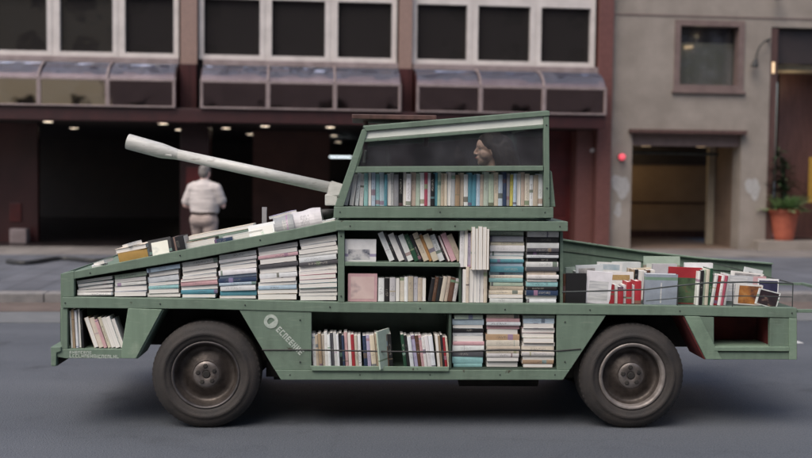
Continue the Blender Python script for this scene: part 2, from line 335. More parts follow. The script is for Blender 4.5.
def holed_wall(bm, s0, s1, z0, z1, holes, d0, d1):
    """wall slab with rectangular openings (s0,s1,z0,z1)"""
    S = sorted({s0, s1, *[h[0] for h in holes], *[h[1] for h in holes]}); Z = sorted({z0, z1, *[h[2] for h in holes], *[h[3] for h in holes]})
    S = [x for x in S if s0 <= x <= s1]; Z = [x for x in Z if z0 <= x <= z1]
    def solid(i, j):
        if i < 0 or j < 0 or i >= len(S) - 1 or j >= len(Z) - 1: return False
        cs = (S[i] + S[i + 1]) / 2; cz = (Z[j] + Z[j + 1]) / 2
        return not any(h[0] < cs < h[1] and h[2] < cz < h[3] for h in holes)
    cache = {}
    def v(i, j, d):
        k = (i, j, d)
        if k not in cache: cache[k] = bm.verts.new((S[i], d, Z[j]))
        return cache[k]
    for i in range(len(S) - 1):
        for j in range(len(Z) - 1):
            if not solid(i, j): continue
            bm.faces.new((v(i, j, d0), v(i + 1, j, d0), v(i + 1, j + 1, d0), v(i, j + 1, d0)))
            bm.faces.new((v(i, j, d1), v(i, j + 1, d1), v(i + 1, j + 1, d1), v(i + 1, j, d1)))
            if not solid(i - 1, j): bm.faces.new((v(i, j, d0), v(i, j + 1, d0), v(i, j + 1, d1), v(i, j, d1)))
            if not solid(i + 1, j): bm.faces.new((v(i + 1, j, d0), v(i + 1, j, d1), v(i + 1, j + 1, d1), v(i + 1, j + 1, d0)))
            if not solid(i, j - 1): bm.faces.new((v(i, j, d0), v(i, j, d1), v(i + 1, j, d1), v(i + 1, j, d0)))
            if not solid(i, j + 1): bm.faces.new((v(i, j + 1, d0), v(i + 1, j + 1, d0), v(i + 1, j + 1, d1), v(i, j + 1, d1)))
NB = bmesh.new

# ================================================================== SETTING
def place(o, frame): o.location = frame.o; o.rotation_euler = (0, 0, frame.yaw); return o
bm = NB(); bm.faces.new([bm.verts.new(p) for p in ((-400, -400, 0), (400, -400, 0), (400, 400, 0), (-400, 400, 0))])
struct(link('road', bm, M['asphalt']))
KD = -8.35
SW = -45.0; SE = 45.0
bm = NB(); box(bm, SW, SE, KD + .32, 16, -.05, .12)
o = struct(link('pavement', bm, M['paving'])); place(o, B)
bm = NB(); box(bm, SW, SE, -2.1, 0.0, .10, .124)
o = struct(link('pavement_border', bm, M['paving_lt'])); place(o, B)
bm = NB()
s = SW
while s < SE:
    box(bm, s, s + 1.19, KD, KD + .31, -.05, .125, .012); s += 1.2
o = struct(link('kerb', bm, M['kerb'])); place(o, B)
bm = NB(); prism(bm, [(SW, .0), (SE, .0), (SE, .012), (SW, .012)], KD - .85, KD - .002)
o = struct(link('gutter', bm, M['kerb_brown'])); place(o, B)
bm = NB(); prism(bm, [(SW, .0), (SE, .0), (SE, .008), (SW, .008)], KD - 1.75, KD - .86)
o = struct(link('gutter_apron', bm, M['gutter'])); place(o, B)
bm = NB()
for a in (-21, -16, -11, 1.4, 8.5, 14.5): box(bm, a, a + 1.5, -11.72, -11.60, 0, .004)
o = struct(link('lane_marking', bm, M['lanepaint'])); place(o, B)
bm = NB(); box(bm, SW, SE, -34, -26, -.05, .12)
o = struct(link('near_pavement', bm, M['paving'])); place(o, B)

# ------------------------------------------------------------------ modern building on the left
A = empty('office_building'); place(A, B)
tag(A, 'dark red granite office building with pale window frames and bowed glass canopies', 'building')
Z_SILL = 3.93; Z_RAIL = 3.43; Z_LOW = 2.90; Z_SOF = 2.63; Z_TR = 5.16; CD = -.80
bays = [(-13.1, -8.60, None), (-8.16 - .35, -4.63, [(-8.4, -7.23), (-6.98, -5.95), (-5.71, -4.75)]),
        (-4.15, -.21, [(-4.15, -3.03), (-2.79, -1.71), (-1.45, -.34)]), (.10, 3.98, [(.18, 1.22), (1.45, 2.55), (2.78, 3.83)])]
bays[0] = (-13.1, -8.75, [(-13.0, -11.8), (-11.6, -10.3), (-10.1, -8.85)])
def window(parent, s0, s1, z0, z1, fw, fm, pm, d=0.0, dp=.07, name='window'):
    bm = NB(); holed_wall(bm, s0 - fw, s1 + fw, z0 - fw, z1 + fw, [(s0, s1, z0, z1)], d - .03, d + .10)
    f = link(name, bm, fm, parent)
    bm = NB(); box(bm, s0 - .01, s1 + .01, d + dp, d + dp + .01, z0 - .01, z1 + .01); link('pane', bm, pm, f)
    return f
for (b0, b1, ps) in bays:
    for (p0, p1) in ps:
        window(A, p0, p1, Z_SILL + .10, Z_TR, .099, M['frame_white'], M['pane'])
        window(A, p0, p1, Z_TR + .2, Z_TR + 1.7, .099, M['frame_white'], M['pane'])
    for (p0, p1), (q0, q1) in zip(ps, ps[1:]):
        bm = NB(); box(bm, p1 + .0995, q0 - .0995, -.02, .08, Z_SILL, Z_TR + 1.8, .004); link('mullion', bm, M['frame_white'], A)
    # sill
    bm = NB(); box(bm, b0, b1, -.14, .12, Z_SILL - .13, Z_SILL - .004, .008); link('sill', bm, M['frame_grey'], A)
    # canopy : sloping glass, rail, upright glass, mullions
    nP = 3; w = (b1 - b0) / nP
    for k in range(nP):
        q0 = b0 + k * w; q1 = q0 + w
        bm = NB()   # upper pane, slightly bowed
        rows = []
        for j in range(7):
            t = j / 6; a = t * math.pi / 2
            d = -.13 + (CD + .03 + .13) * math.sin(a * .92) / math.sin(math.pi / 2 * .92); z = Z_RAIL + .02 + (Z_SILL - .12 - Z_RAIL - .02) * (math.cos(a) * .55 + (1 - t) * .45)
            rows.append([bm.verts.new((q0 + .02, d, z)), bm.verts.new((q1 - .02, d, z))])
        for r0, r1 in zip(rows, rows[1:]): bm.faces.new((r0[0], r0[1], r1[1], r1[0]))
        bmesh.ops.solidify(bm, geom=bm.faces[:], thickness=.01)
        link('canopy_top_pane', bm, M['pane_top'], A, smooth=True)
        bm = NB(); box(bm, q0 + .02, q1 - .02, CD + .015, CD + .03, Z_LOW + .02, Z_RAIL - .02); link('canopy_front_pane', bm, M['pane_brown'], A)
        if k:
            bm = NB(); box(bm, q0 - .04, q0 + .04, CD - .012, CD + .04, Z_LOW + .03, Z_RAIL - .025, .006); link('mullion', bm, M['frame_grey'], A)
            bm = NB()
            pts = []
            for j in range(7):
                t = j / 6; a = t * math.pi / 2
                pts.append(Vector((q0, -.15 + (CD + .03 + .13) * math.sin(a * .92) / math.sin(math.pi / 2 * .92), Z_RAIL + .03 + (Z_SILL - .12 - Z_RAIL - .02) * (math.cos(a) * .55 + (1 - t) * .45))))
            path_tube(bm, pts, .022, 6); link('glazing_bar', bm, M['frame_grey'], A)
    for (za, zb, dd) in ((Z_RAIL - .025, Z_RAIL + .02, CD - .015), (Z_LOW, Z_LOW + .03, CD - .012)):
        bm = NB(); box(bm, b0, b1, dd, CD + .05, za, zb, .006); link('canopy_rail', bm, M['frame_grey'], A)
    for q in (b0, b1 - .05):
        bm = NB(); box(bm, q, q + .05, CD - .011, CD + .045, Z_LOW + .03, Z_RAIL - .025, .006); link('mullion', bm, M['frame_grey'], A)
    # dark infill behind and ends of the canopy
    for q in (b0, b1 - .02):
        prof = [(-.02, Z_SILL - .14), (-.02, Z_LOW), (CD + .05, Z_LOW + .01), (CD + .05, Z_RAIL)]
        for j in range(5, -1, -1):
            t = j / 6; a = t * math.pi / 2
            prof.append((-.11 + (CD + .16) * math.sin(a * .92) / math.sin(math.pi / 2 * .92), Z_RAIL - .01 + (Z_SILL - .12 - Z_RAIL - .02) * (math.cos(a) * .55 + (1 - t) * .45)))
        bm = NB(); va = [bm.verts.new((q, p[0], p[1])) for p in prof]; vb = [bm.verts.new((q + .02, p[0], p[1])) for p in prof]
        bm.faces.new(va); bm.faces.new(vb[::-1])
        for k in range(len(prof)): bm.faces.new((va[k], vb[k], vb[(k + 1) % len(prof)], va[(k + 1) % len(prof)]))
        link('canopy_end', bm, M['granite_red'], A)
# upper columns (pinkish) and lower dark cladding
for (c0, c1) in ((-8.72, -8.54), (-4.60, -4.27), (-.20, .07), ):
    bm = NB(); box(bm, c0, c1, -.16, .3, Z_SILL - .12, 7.0, .01); link('column', bm, M['granite_pink'], A)
    bm = NB(); box(bm, c0 + .002, c1 - .002, -.30, .3, Z_SOF, Z_SILL - .122, .01); link('column_cladding', bm, M['granite_red'], A)
bm = NB(); box(bm, 3.985, 4.29, -.16, .5, .10, 7.0, .01); link('corner_pier', bm, M['pier_red'], A)
bm = NB(); box(bm, -13.2, 4.29, -.12, 9, 7.003, 13.0); link('upper_wall', bm, M['granite_pink'], A)
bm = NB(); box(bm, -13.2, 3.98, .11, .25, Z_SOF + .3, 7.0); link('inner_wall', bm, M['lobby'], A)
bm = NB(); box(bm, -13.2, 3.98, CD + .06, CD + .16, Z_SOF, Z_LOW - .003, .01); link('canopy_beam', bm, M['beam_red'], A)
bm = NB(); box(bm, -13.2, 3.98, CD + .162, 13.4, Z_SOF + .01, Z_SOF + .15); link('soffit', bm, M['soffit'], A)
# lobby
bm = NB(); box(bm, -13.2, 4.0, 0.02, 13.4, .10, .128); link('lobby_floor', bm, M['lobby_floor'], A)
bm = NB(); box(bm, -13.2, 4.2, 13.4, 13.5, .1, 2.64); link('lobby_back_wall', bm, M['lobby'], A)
bm = NB(); box(bm, -13.2, -7.72, 1.2, 1.4, .13, Z_SOF + .005); link('lobby_side_wall', bm, M['granite_red'], A)
bm = NB(); box(bm, -4.62, -4.05, .0, .75, .13, Z_SOF + .005, .012); c = link('lobby_column', bm, M['granite_red'], A)
bm = NB(); box(bm, -4.5, -4.2, -.02, -.002, 1.2, 1.75, .004); link('red_panel', bm, M['door_red'], c)
bm = NB(); box(bm, -.35, .15, .0, .75, .13, Z_SOF + .005, .012); link('lobby_column', bm, M['granite_red'], A)
bm = NB(); box(bm, -3.3, -1.5, 3.4, 3.6, .13, Z_SOF + .005); link('lobby_partition', bm, M['lobby_brown'], A)
# red door at the right end of the lobby
bm = NB(); box(bm, 2.6, 3.62, .55, .66, .13, Z_SOF + .005, .005); dr = link('door', bm, M['door_red'], A, loc=(0, 0, 0))
for k in range(4):
    bm = NB(); box(bm, 2.72, 3.5, .53, .548, .25 + k * .56, .72 + k * .56, .006); link('door_panel', bm, M['door_red'], dr)
bm = NB(); box(bm, 3.62, 3.984, .1, .66, .13, Z_SOF + .005, .01); jb = link('door_jamb', bm, M['pier_red'], A)
bm = NB(); box(bm, .15, 2.6, .75, .9, .13, Z_SOF + .005); link('lobby_wall', bm, M['lobby'], A)
s, z = B(598, 150, -.2); bm = NB(); box(bm, s - .08, s + .08, .085, .098, z - .04, z + .04, .004); link('notice', bm, M['plate_pale'], jb)
s, z = B(601, 196, -.2); bm = NB(); box(bm, s - .05, s + .06, .085, .098, z - .14, z + .1, .004); link('notice', bm, M['plate_pale'], jb)
# ceiling lights (d from where they are seen on the soffit)
for (x, y) in ((48, 121.5), (74, 128), (163, 123.5), (179, 129.5), (189, 139), (265, 126), (208, 133.5), (250, 134), (279, 135), (306, 135.5), (313, 142), (330, 127), (334, 135.5), (338, 142), (226, 128)):
    g = B.ground(x, y, z=Z_SOF - .005); 
    if g[1] > 13.2 or g[1] < -.6: g = (g[0] * .8, max(-.4, min(12.5, g[1])))
    bm = NB(); lathe(bm, [(0, .012), (.12, .012), (.135, -.004), (.105, -.02), (.10, 0), (0, 0)], 16, (g[0], g[1], Z_SOF + .008), 'Z'); dl = link('downlight', bm, M['frame_grey'], A)
    bm = NB(); lathe(bm, [(0, -.006), (.095, -.006), (.095, .004), (0, .004)], 16, (g[0], g[1], Z_SOF - .004), 'Z'); link('bulb', bm, M['downlight'], dl)
s, z = B(343, 157, 9.0); bm = NB(); box(bm, s - .5, s + .25, 8.9, 9.0, z - .02, z + .02, .01); link('fluorescent_tube', bm, M['tube'], A)

# grey litter box by the wall on the left
s, z = B(20, 235, .9); bm = NB(); box(bm, s - .17, s + .17, .72, 1.05, .13, z + .14, .02); 
o = link('planter_box', bm, M['frame_grey'], None); place(o, B); tag(o, 'small grey box standing on the lobby floor against the red wall at the far left', 'box')
s, z = B(12, 213, .9); bm = NB()
box(bm, s - .12, s + .12, 1.16, 1.198, z - .2, z + .2, .01); link('red_panel', bm, M['door_red'], A)

# ------------------------------------------------------------------ grey building on the right
G = empty('grey_building'); place(G, B)
tag(G, 'grey brown rendered building with a square window and a garage opening', 'building')
bm = NB(); holed_wall(bm, 4.295, 17, .10, 13.0, [(5.74, 7.10, 3.58, 4.90), (4.79, 7.19, .10, 2.58), (7.78, 9.9, .33, 4.88)], 0, .45)
link('wall', bm, M['render_grey'], G)
bm = NB(); box(bm, 4.30, 17, -.015, -.001, 5.05, 5.075); link('string_course', bm, M['render_brown'], G)
bm = NB(); holed_wall(bm, 5.66, 7.18, 3.50, 4.98, [(5.78, 7.06, 3.62, 4.86)], -.03, .20); wf = link('window', bm, M['render_brown'], G)
bm = NB(); box(bm, 5.62, 7.22, -.07, .02, 3.44, 3.498, .006); link('sill', bm, M['render_brown'], wf)
bm = NB(); box(bm, 5.77, 7.07, .28, .29, 3.60, 4.88); 
link('pane', bm, M['glass'], wf)
bm = NB()
n = 26
for k in range(n):
    a0 = 5.74 + 1.36 * k / n; a1 = 5.74 + 1.36 * (k + 1) / n
    dq = .36 + .006 * math.sin(k * 1.9)
    box(bm, a0, a1, dq, dq + .02, 3.58, 4.55)
link('curtain', bm, M['curtain'], wf)
bm = NB(); box(bm, 5.74, 7.10, .40, .44, 4.5, 4.90); link('blind', bm, M['lobby'], wf)
bm = NB(); tube(bm, (6.0, .33, 4.44), (6.18, .33, 4.46), .03, .03, 8); link('bulb', bm, M['warm_bulb'], wf)
# garage
bm = NB(); box(bm, 4.795, 7.185, .10, .30, 2.32, 2.577, .006); link('garage_lintel', bm, M['render_brown'], G)
bm = NB(); box(bm, 4.70, 7.25, -.16, .03, 2.582, 2.66, .006); link('lintel_trim', bm, M['wood_dk'], G)
bm = NB(); tube(bm, (4.80, .8, 2.19), (7.0, .8, 2.17), .035, .035, 10); link('shutter_tube', bm, M['wire'], G)
bm = NB(); box(bm, 4.0, 8.0, .452, 7.0, 2.40, 2.6); link('garage_ceiling', bm, M['soffit'], G)
bm = NB(); box(bm, 4.78, 7.3, .02, 4.2, .10, .128); link('garage_floor', bm, M['brown_wall'], G)
s0, z0 = B(628, 215, 4.2)
bm = NB(); box(bm, 4.3, 8.2, 4.2, 4.3, .0, 2.4); ow = link('garage_wall', bm, M['ochre'], G)
bm = NB(); box(bm, 4.3, 8.2, 4.17, 4.198, 0.98, 1.02); link('wall_rail', bm, M['wood_dk'], ow)
bm = NB(); box(bm, 4.3, 8.2, 3.9, 4.198, 1.96, 2.4); link('duct', bm, M['soffit'], ow)
bm = NB(); box(bm, 4.3, 8.2, 4.1, 4.198, .12, .30); link('skirting', bm, M['wood_dk'], ow)
s1, z1 = B(711, 200, 1.5)
bm = NB(); box(bm, s1 - .08, s1 + .08, 1.5, 1.62, .12, 2.4, .01); link('post', bm, M['cream_post'], G)
bm = NB()
va = [(s1 + .08, 1.56), (7.24, .452), (7.34, .452), (s1 + .16, 1.6)]
a = [bm.verts.new((p[0], p[1], .12)) for p in va]; b = [bm.verts.new((p[0], p[1], 2.4)) for p in va]
bm.faces.new(a); bm.faces.new(b[::-1])
for k in range(4): bm.faces.new((a[k], a[(k + 1) % 4], b[(k + 1) % 4], b[k]))
link('garage_side_wall', bm, M['brown_wall'], G)
bm = NB(); box(bm, 4.3, 4.78, .452, 4.2, .12, 2.4); link('garage_left_wall', bm, M['brown_wall'], G)
for px in (646, 701):
    s, z = B(px, 144, 1.0); bm = NB(); tube(bm, (s - .1, 1.0, 2.36), (s + .1, 1.0, 2.36), .03, .03, 8); link('bulb', bm, M['warm_bulb'], G)
# pale smears, alarm lamp, groove
def blob(bm, s, z, rs, rz, d, seed, n=26, t=.003):
    rnd = random.Random(seed); pts = []
    for k in range(n):
        a = 2 * math.pi * k / n; q = .82 + .14 * math.sin(2 * a + seed) + .12 * math.sin(3 * a + seed * 2) + .07 * math.sin(5 * a + seed * 3) + .08 * rnd.random(); pts.append((s + rs * q * math.cos(a), z + rz * q * math.sin(a)))
    prism(bm, pts, d - t, d - .0005)
for (px, py, w, h, sd) in ((621, 186, .22, .28, 3), (753, 188, .18, .27, 9), (618, 210, .10, .16, 5)):
    s, z = B(px, py); bm = NB(); blob(bm, s, z, w, h, 0, sd); link('plaster_smear', bm, M['smear'], G)
s, z = B(622.5, 157, -.12); bm = NB(); lathe(bm, [(0, -.05), (.045, -.045), (.068, 0), (.072, .05), (.05, .12)], 16, (s, -.12, z)); al = link('alarm_lamp', bm, M['red_lamp'], G, smooth=True)
bm = NB(); tube(bm, (s, -.05, z), (s, 0.0, z), .07, .08, 12); link('bracket', bm, M['wire'], al)
# arm lamp by the doorway
bm = NB(); p = [B(x, y, -.15) for x, y in ((770, 39), (765, 41), (760, 46), (757, 53), (756, 60))]
path_tube(bm, [(q[0], -.15, q[1]) for q in p], .018, 8); tube(bm, (p[0][0], -.15, p[0][1]), (p[0][0] + .02, .0, p[0][1]), .02, .03)
la = link('wall_lamp', bm, M['black'], G)
bm = NB(); q = p[-1]; tube(bm, (q[0], -.15, q[1] + .02), (q[0] - .03, -.15, q[1] - .14), .035, .085, 14); link('lamp_head', bm, M['black'], la)
s, z = B(778, -1, -.2); bm = NB(); tube(bm, (s, -.25, z), (s, -.25, z + .16), .10, .05, 14); tube(bm, (s, -.25, z + .14), (s, .0, z + .2), .02); link('wall_lamp', bm, M['black'], G)
# doorway
bm = NB(); box(bm, 7.5, 10.2, -.32, .6, .10, .33, .015); link('door_step', bm, M['render_grey'], G)
bm = NB(); box(bm, 7.785, 7.95, .02, .40, .335, 4.87, .01); link('door_jamb', bm, M['wood_dk'], G)
bm = NB(); box(bm, 7.952, 9.89, .15, .40, 4.12, 4.87, .01); link('transom', bm, M['lobby'], G)
bm = NB(); box(bm, 7.7, 11, .452, 3.5, 4.02, 4.3); link('hall_ceiling', bm, M['curtain'], G)
bm = NB(); box(bm, 7.6, 7.78, .452, 2.2, .33, 4.02); link('hall_side_wall', bm, M['wood_dk'], G)
bm = NB(); box(bm, 7.6, 8.62, 1.7, 1.8, .33, 4.02); link('hall_back_wall', bm, M['wood_dk'], G)
bm = NB(); box(bm, 8.55, 11, 1.2, 1.3, .33, 4.02); hw = link('wood_panel', bm, M['wood_md'], G)
bm = NB(); box(bm, 7.6, 11, .46, 2.4, .30, .335); link('hall_floor', bm, M['wood_dk'], G)
s, z = B(811, 180, .42); bm = NB(); box(bm, s - .04, s + .5, .44, .47, z - .5, z + .5, .004); link('yellow_panel', bm, M['yellow_panel'], G)
s, z = B(771.5, 68, .1); bm = NB(); box(bm, s - .03, s + .03, .0, .019, z - .12, z + .12, .01); link('bulb', bm, M['warm_bulb'], G)

# potted plant on the step
rnd = random.Random(4)
ps, pz = B(784, 240, -.12)
P = empty('potted_plant'); P.scale = (1.12, 1.12, 1.12); P.location = B.M @ Vector((ps, -.10, .333)); P.rotation_euler = (0, 0, B.yaw)
tag(P, 'leafy green plant in a terracotta pot standing on the doorway step', 'potted plant')
bm = NB(); lathe(bm, [(0, 0), (.17, 0), (.19, .06), (.26, .50), (.29, .52), (.29, .60), (.26, .60), (.25, .54), (0, .53)], 28, axis='Z'); link('pot', bm, M['terracotta'], P, smooth=False)
bm = NB(); lathe(bm, [(0, .54), (.245, .54), (.245, .531), (0, .531)], 20, axis='Z'); link('soil', bm, M['soil'], P)
def leafy(bm, base, tip, w, droop):
    base = Vector(base); tip = Vector(tip); ax = tip - base; side = ax.cross(Vector((0, 0, 1)))
    side = side.normalized() if side.length > 1e-4 else Vector((1, 0, 0)); prev = None; nn = 6
    for k in range(nn + 1):
        t = k / nn; c = base + ax * t + Vector((0, 0, -droop * t * t)); ww = w * math.sin(math.pi * min(1, .12 + t * .88)) ** .8
        cur = (bm.verts.new(c - side * ww), bm.verts.new(c + Vector((0, 0, -.25 * ww))), bm.verts.new(c + side * ww))
        if prev: bm.faces.new((prev[0], prev[1], cur[1], cur[0])); bm.faces.new((prev[1], prev[2], cur[2], cur[1]))
        prev = cur
bm = NB()
for k in range(110):
    a = rnd.uniform(0, 6.28); r = rnd.uniform(.25, .58); h = rnd.uniform(.05, .42)
    leafy(bm, (.06 * math.cos(a), .06 * math.sin(a), .54), (r * math.cos(a), r * math.sin(a), .66 + h), .045, .18)
link('low_leaves', bm, M['leaf'], P, smooth=True)
bm = NB(); bl = NB()
for k in range(5):
    a = k * 1.3; p0 = Vector((.05 * math.cos(a), .05 * math.sin(a), .54)); p1 = Vector((rnd.uniform(-.10, .10) - .03, rnd.uniform(-.1, .1), rnd.uniform(1.1, 1.75)))
    mid = (p0 + p1) / 2 + Vector((rnd.uniform(-.06, .06), 0, 0)); path_tube(bm, [p0, mid, p1], .010, 6)
    for j in range(46):
        t = .30 + .7 * rnd.random(); c = p0.lerp(p1, t); a2 = rnd.uniform(0, 6.28); r = rnd.uniform(.14, .32)
        leafy(bl, c, c + Vector((r * math.cos(a2), r * math.sin(a2), rnd.uniform(-.02, .14))), .024, .06)
for k in range(10):
    a2 = rnd.uniform(-.5, .6); leafy(bl, (0, 0, rnd.uniform(.9, 1.2)), (.5 * math.cos(a2), .3 * math.sin(a2), rnd.uniform(.85, 1.2)), .014, .12)
link('stem', bm, M['leaf_dk'], P); link('tall_leaves', bl, M['leaf_dk'], P, smooth=True)

# dark hose / cable lying on the pavement
bm = NB(); pts = []
for k in range(60):
    t = k / 59; x = 8 + 125 * t; y = 261.5 - 3.5 * t + 2.0 * math.sin(t * 11) * (1 - .4 * t)
    g = B.ground(x, y, .155); pts.append((g[0], g[1], .15))
path_tube(bm, pts, .045, 6); o = link('hose', bm, M['black'], None); place(o, B); tag(o, 'dark hose snaking along the pavement in front of the dark lobby', 'hose')

# the far side of the street behind the photographer, seen only in the glass
def opposite(name, s0, s1, h, mat, label, cols):
    Q = empty(name); place(Q, B); tag(Q, label, 'building')
    holes = []; z = 3.4
    while z + 1.9 < h:
        for k in range(cols):
            c = s0 + (s1 - s0) * (k + .5) / cols; holes.append((c - .55, c + .55, z, z + 1.7))
        z += 3.1
    bm = NB(); holed_wall(bm, s0, s1, .1, h, holes, -34.5, -33.9); link('wall', bm, mat, Q)
    bm = NB(); box(bm, s0 + .1, s1 - .1, -35.5, -34.6, .1, h - .2); link('interior', bm, M['lobby'], Q)
opposite('beige_building', -34, -11.9, 12, M['beige_facade'], 'beige building across the street mirrored in the left canopy glass', 9)
opposite('brown_building', -11.7, 30, 14, M['brown_facade'], 'brown building across the street mirrored in the dark windows', 13)

# ================================================================== THE TANK-SHAPED CAR
T = empty('book_tank_car', V.o, V.yaw)
tag(T, 'green home-made tank car full of books with a white gun pointing left', 'car')
W_ = 1.80
g_, gl, gd = M['green'], M['green_lt'], M['green_dk']
def poly(name, px, d0, d1, mat, parent=T, bev=.004, dref=None):
    pts = [V(x, y, d0 if dref is None else dref) for x, y in px]
    bm = NB(); prism(bm, pts, d0, d1, bev); return link(name, bm, mat, parent)
def zz(x, y, d=0): return V(x, y, d)[1]
def ss(x, y=300, d=0): return V(x, y, d)[0]
# long deck beam
poly('deck_beam', [(62, 297), (200, 299), (340, 302.5), (560, 304), (797, 308), (797, 318), (680, 315.5), (560, 314.5), (340, 312.5), (200, 309), (62, 308)], -.012, .05, g_)
# front nose
poly('front_post', [(62, 273.5), (74, 271), (74, 296.8), (62, 296.8)], -.004, .05, g_)
poly('lower_front_post', [(61.5, 308.2), (67.5, 308.2), (67.5, 349), (61.5, 349)], -.002, .04, g_)
poly('lower_front_sill', [(57, 349.2), (135, 349.2), (134, 358.5), (66, 358.5), (57, 357)], -.008, .30, g_)
poly('front_fender', [(128, 308.4), (162, 309.6), (136, 358.6), (121.5, 358.6), (121.5, 349)], -.016, .04, gl)
poly('fender_return', [(161, 309.6), (164, 309.7), (138, 358.8), (135, 358.6)], .0, .32, g_)
poly('box_back', [(60, 308.5), (130, 308.6), (124, 358), (60, 358)], .28, .32, gd)
poly('box_floor', [(61, 349.4), (122, 349.4), (122, 351), (61, 351)], .045, .30, gd)
# white lettering strips on the sill
def glyphs(bm, o, ax, upv, n, h, w, gap, rnd, d, t=.0015):
    """a row of illegible stencil letters made of small strokes, laid in the s-z plane"""
    o = Vector(o); ax = Vector(ax).normalized(); upv = Vector(upv).normalized(); st = h * .2
    def q(x0, y0, x1, y1):
        c = [o + ax * x + upv * y for x, y in ((x0, y0), (x1, y0), (x1, y1), (x0, y1))]
        prism(bm, [(p.x, p.y) for p in c], d - t, d)
    x = 0
    for k in range(n):
        kind = rnd.choice((0, 1, 2, 3, 4))
        q(x, 0, x + st, h)
        if kind in (0, 3): q(x + w - st, 0, x + w, h)
        if kind in (1, 2, 3): q(x + st, h - st, x + w - (st if kind == 3 else 0), h)
        if kind in (0, 1): q(x + st, h * .4, x + w - (st if kind == 0 else 0), h * .4 + st)
        if kind in (2, 4, 1): q(x + st, 0, x + w, st)
        x += w + gap
rnd = random.Random(5)
bm = NB()
s, z = V(70, 357.5); glyphs(bm, (s, z), (1, -.005), (0, 1), 9, .022, .015, .004, rnd, -.0085)
s, z = V(96, 358.0); glyphs(bm, (s, z), (1, -.005), (0, 1), 8, .022, .015, .004, rnd, -.0085)
s, z = V(70, 353.5); glyphs(bm, (s, z), (1, -.005), (0, 1), 8, .018, .014, .004, rnd, -.0085)
link('lettering', bm, M['decal'], T)
# front bumper
poly('bumper', [(50.5, 347), (61, 347), (61, 351.5), (56.5, 353), (56, 366.5), (51, 366.5)], -.02, W_ + .02, g_, bev=.006)
poly('bumper_recess_shade', [(57, 353.4), (61, 352), (68, 358.6), (57, 366)], .03, .3, M['underbody'], bev=0)  # dark wedge standing in for the shaded recess behind the bumper
poly('nose_panel', [(60.5, 273.8), (62.4, 273.5), (62.4, 357), (60.5, 352)], .05, W_, g_)
# hood rail and deck
rail_top = [(74, 271.6), (200, 246.5), (300, 228), (338, 220)]
rail_bot = [(338, 231), (300, 238.5), (200, 258), (74, 279)]
poly('hood_rail', rail_top + rail_bot, -.008, .05, g_)
hood_pts = [V(x, y) for x, y in [(62, 273.5), (74, 271.6), (200, 246.5), (300, 228), (338, 220)]]
bm = NB(); prism(bm, [(s, z - .012) for s, z in hood_pts] + [(s, z - .035) for s, z in hood_pts[::-1]], .05, W_, .002); link('hood', bm, g_, T)
def deck_z(s):
    for (a, za), (b, zb) in zip(hood_pts, hood_pts[1:]):
        if s <= b: return za + (zb - za) * (s - a) / (b - a) - .011
    return hood_pts[-1][1] - .011
slope = math.atan2(hood_pts[-1][1] - hood_pts[1][1], hood_pts[-1][0] - hood_pts[1][0])
# backing of the hood book bays
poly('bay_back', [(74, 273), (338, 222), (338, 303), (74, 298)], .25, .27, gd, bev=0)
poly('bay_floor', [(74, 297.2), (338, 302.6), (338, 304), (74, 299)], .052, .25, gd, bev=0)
# cabinet
poly('cabinet_top', [(336, 220.6), (568, 221.6), (568, 231.2), (336, 230.4)], -.03, W_, g_)
poly('cabinet_post', [(338, 230.6), (344.5, 230.6), (344.5, 302.4), (338, 302.2)], -.006, .26, g_)
poly('cabinet_shelf', [(344.6, 262), (460, 263), (460, 267), (344.6, 266)], .0, .27, g_)
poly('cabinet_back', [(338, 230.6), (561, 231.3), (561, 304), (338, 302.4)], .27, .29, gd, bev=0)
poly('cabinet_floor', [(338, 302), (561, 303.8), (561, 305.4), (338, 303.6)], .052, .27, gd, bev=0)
poly('cabinet_end', [(560, 231.4), (563, 231.4), (563, 303.8), (560, 303.8)], .06, W_, g_)
poly('cabinet_divider', [(459, 231), (461.5, 231), (461.5, 303), (459, 303)], .02, .27, gd)
# lower middle panel
poly('side_panel', [(239, 309.8), (311.5, 312), (311.5, 370), (274.5, 370)], -.006, .03, g_)
poly('side_panel', [(557, 314.8), (606, 315.6), (570, 370), (557, 370)], -.006, .03, g_)
poly('bottom_rail', [(274.8, 370.2), (569.8, 370.2), (563, 380), (281, 380)], -.014, .32, g_)
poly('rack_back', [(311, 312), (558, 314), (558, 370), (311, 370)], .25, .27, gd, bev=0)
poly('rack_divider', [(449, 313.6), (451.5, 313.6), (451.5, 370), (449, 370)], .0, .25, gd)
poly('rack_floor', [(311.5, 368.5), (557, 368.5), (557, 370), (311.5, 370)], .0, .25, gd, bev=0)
poly('rack_lip', [(310, 366), (449, 367), (449, 371.5), (312, 371)], -.03, -.016, gl)
# panel seams
bm = NB()
for pts in ([(262, 350), (311, 350)], [(557, 351), (581, 349)]):
    p = [V(x, y, -.008) for x, y in pts]; path_tube(bm, [(p[0][0], -.008, p[0][1]), (p[1][0], -.008, p[1][1])], .0045, 6)
p = [V(x, y, -.035) for x, y in [(311, 350), (380, 351.5), (449, 352), (500, 350), (557, 351)]]
path_tube(bm, [(q[0], -.036, q[1]) for q in p], .0055, 6)
link('tie_rope', bm, M['black'], T)
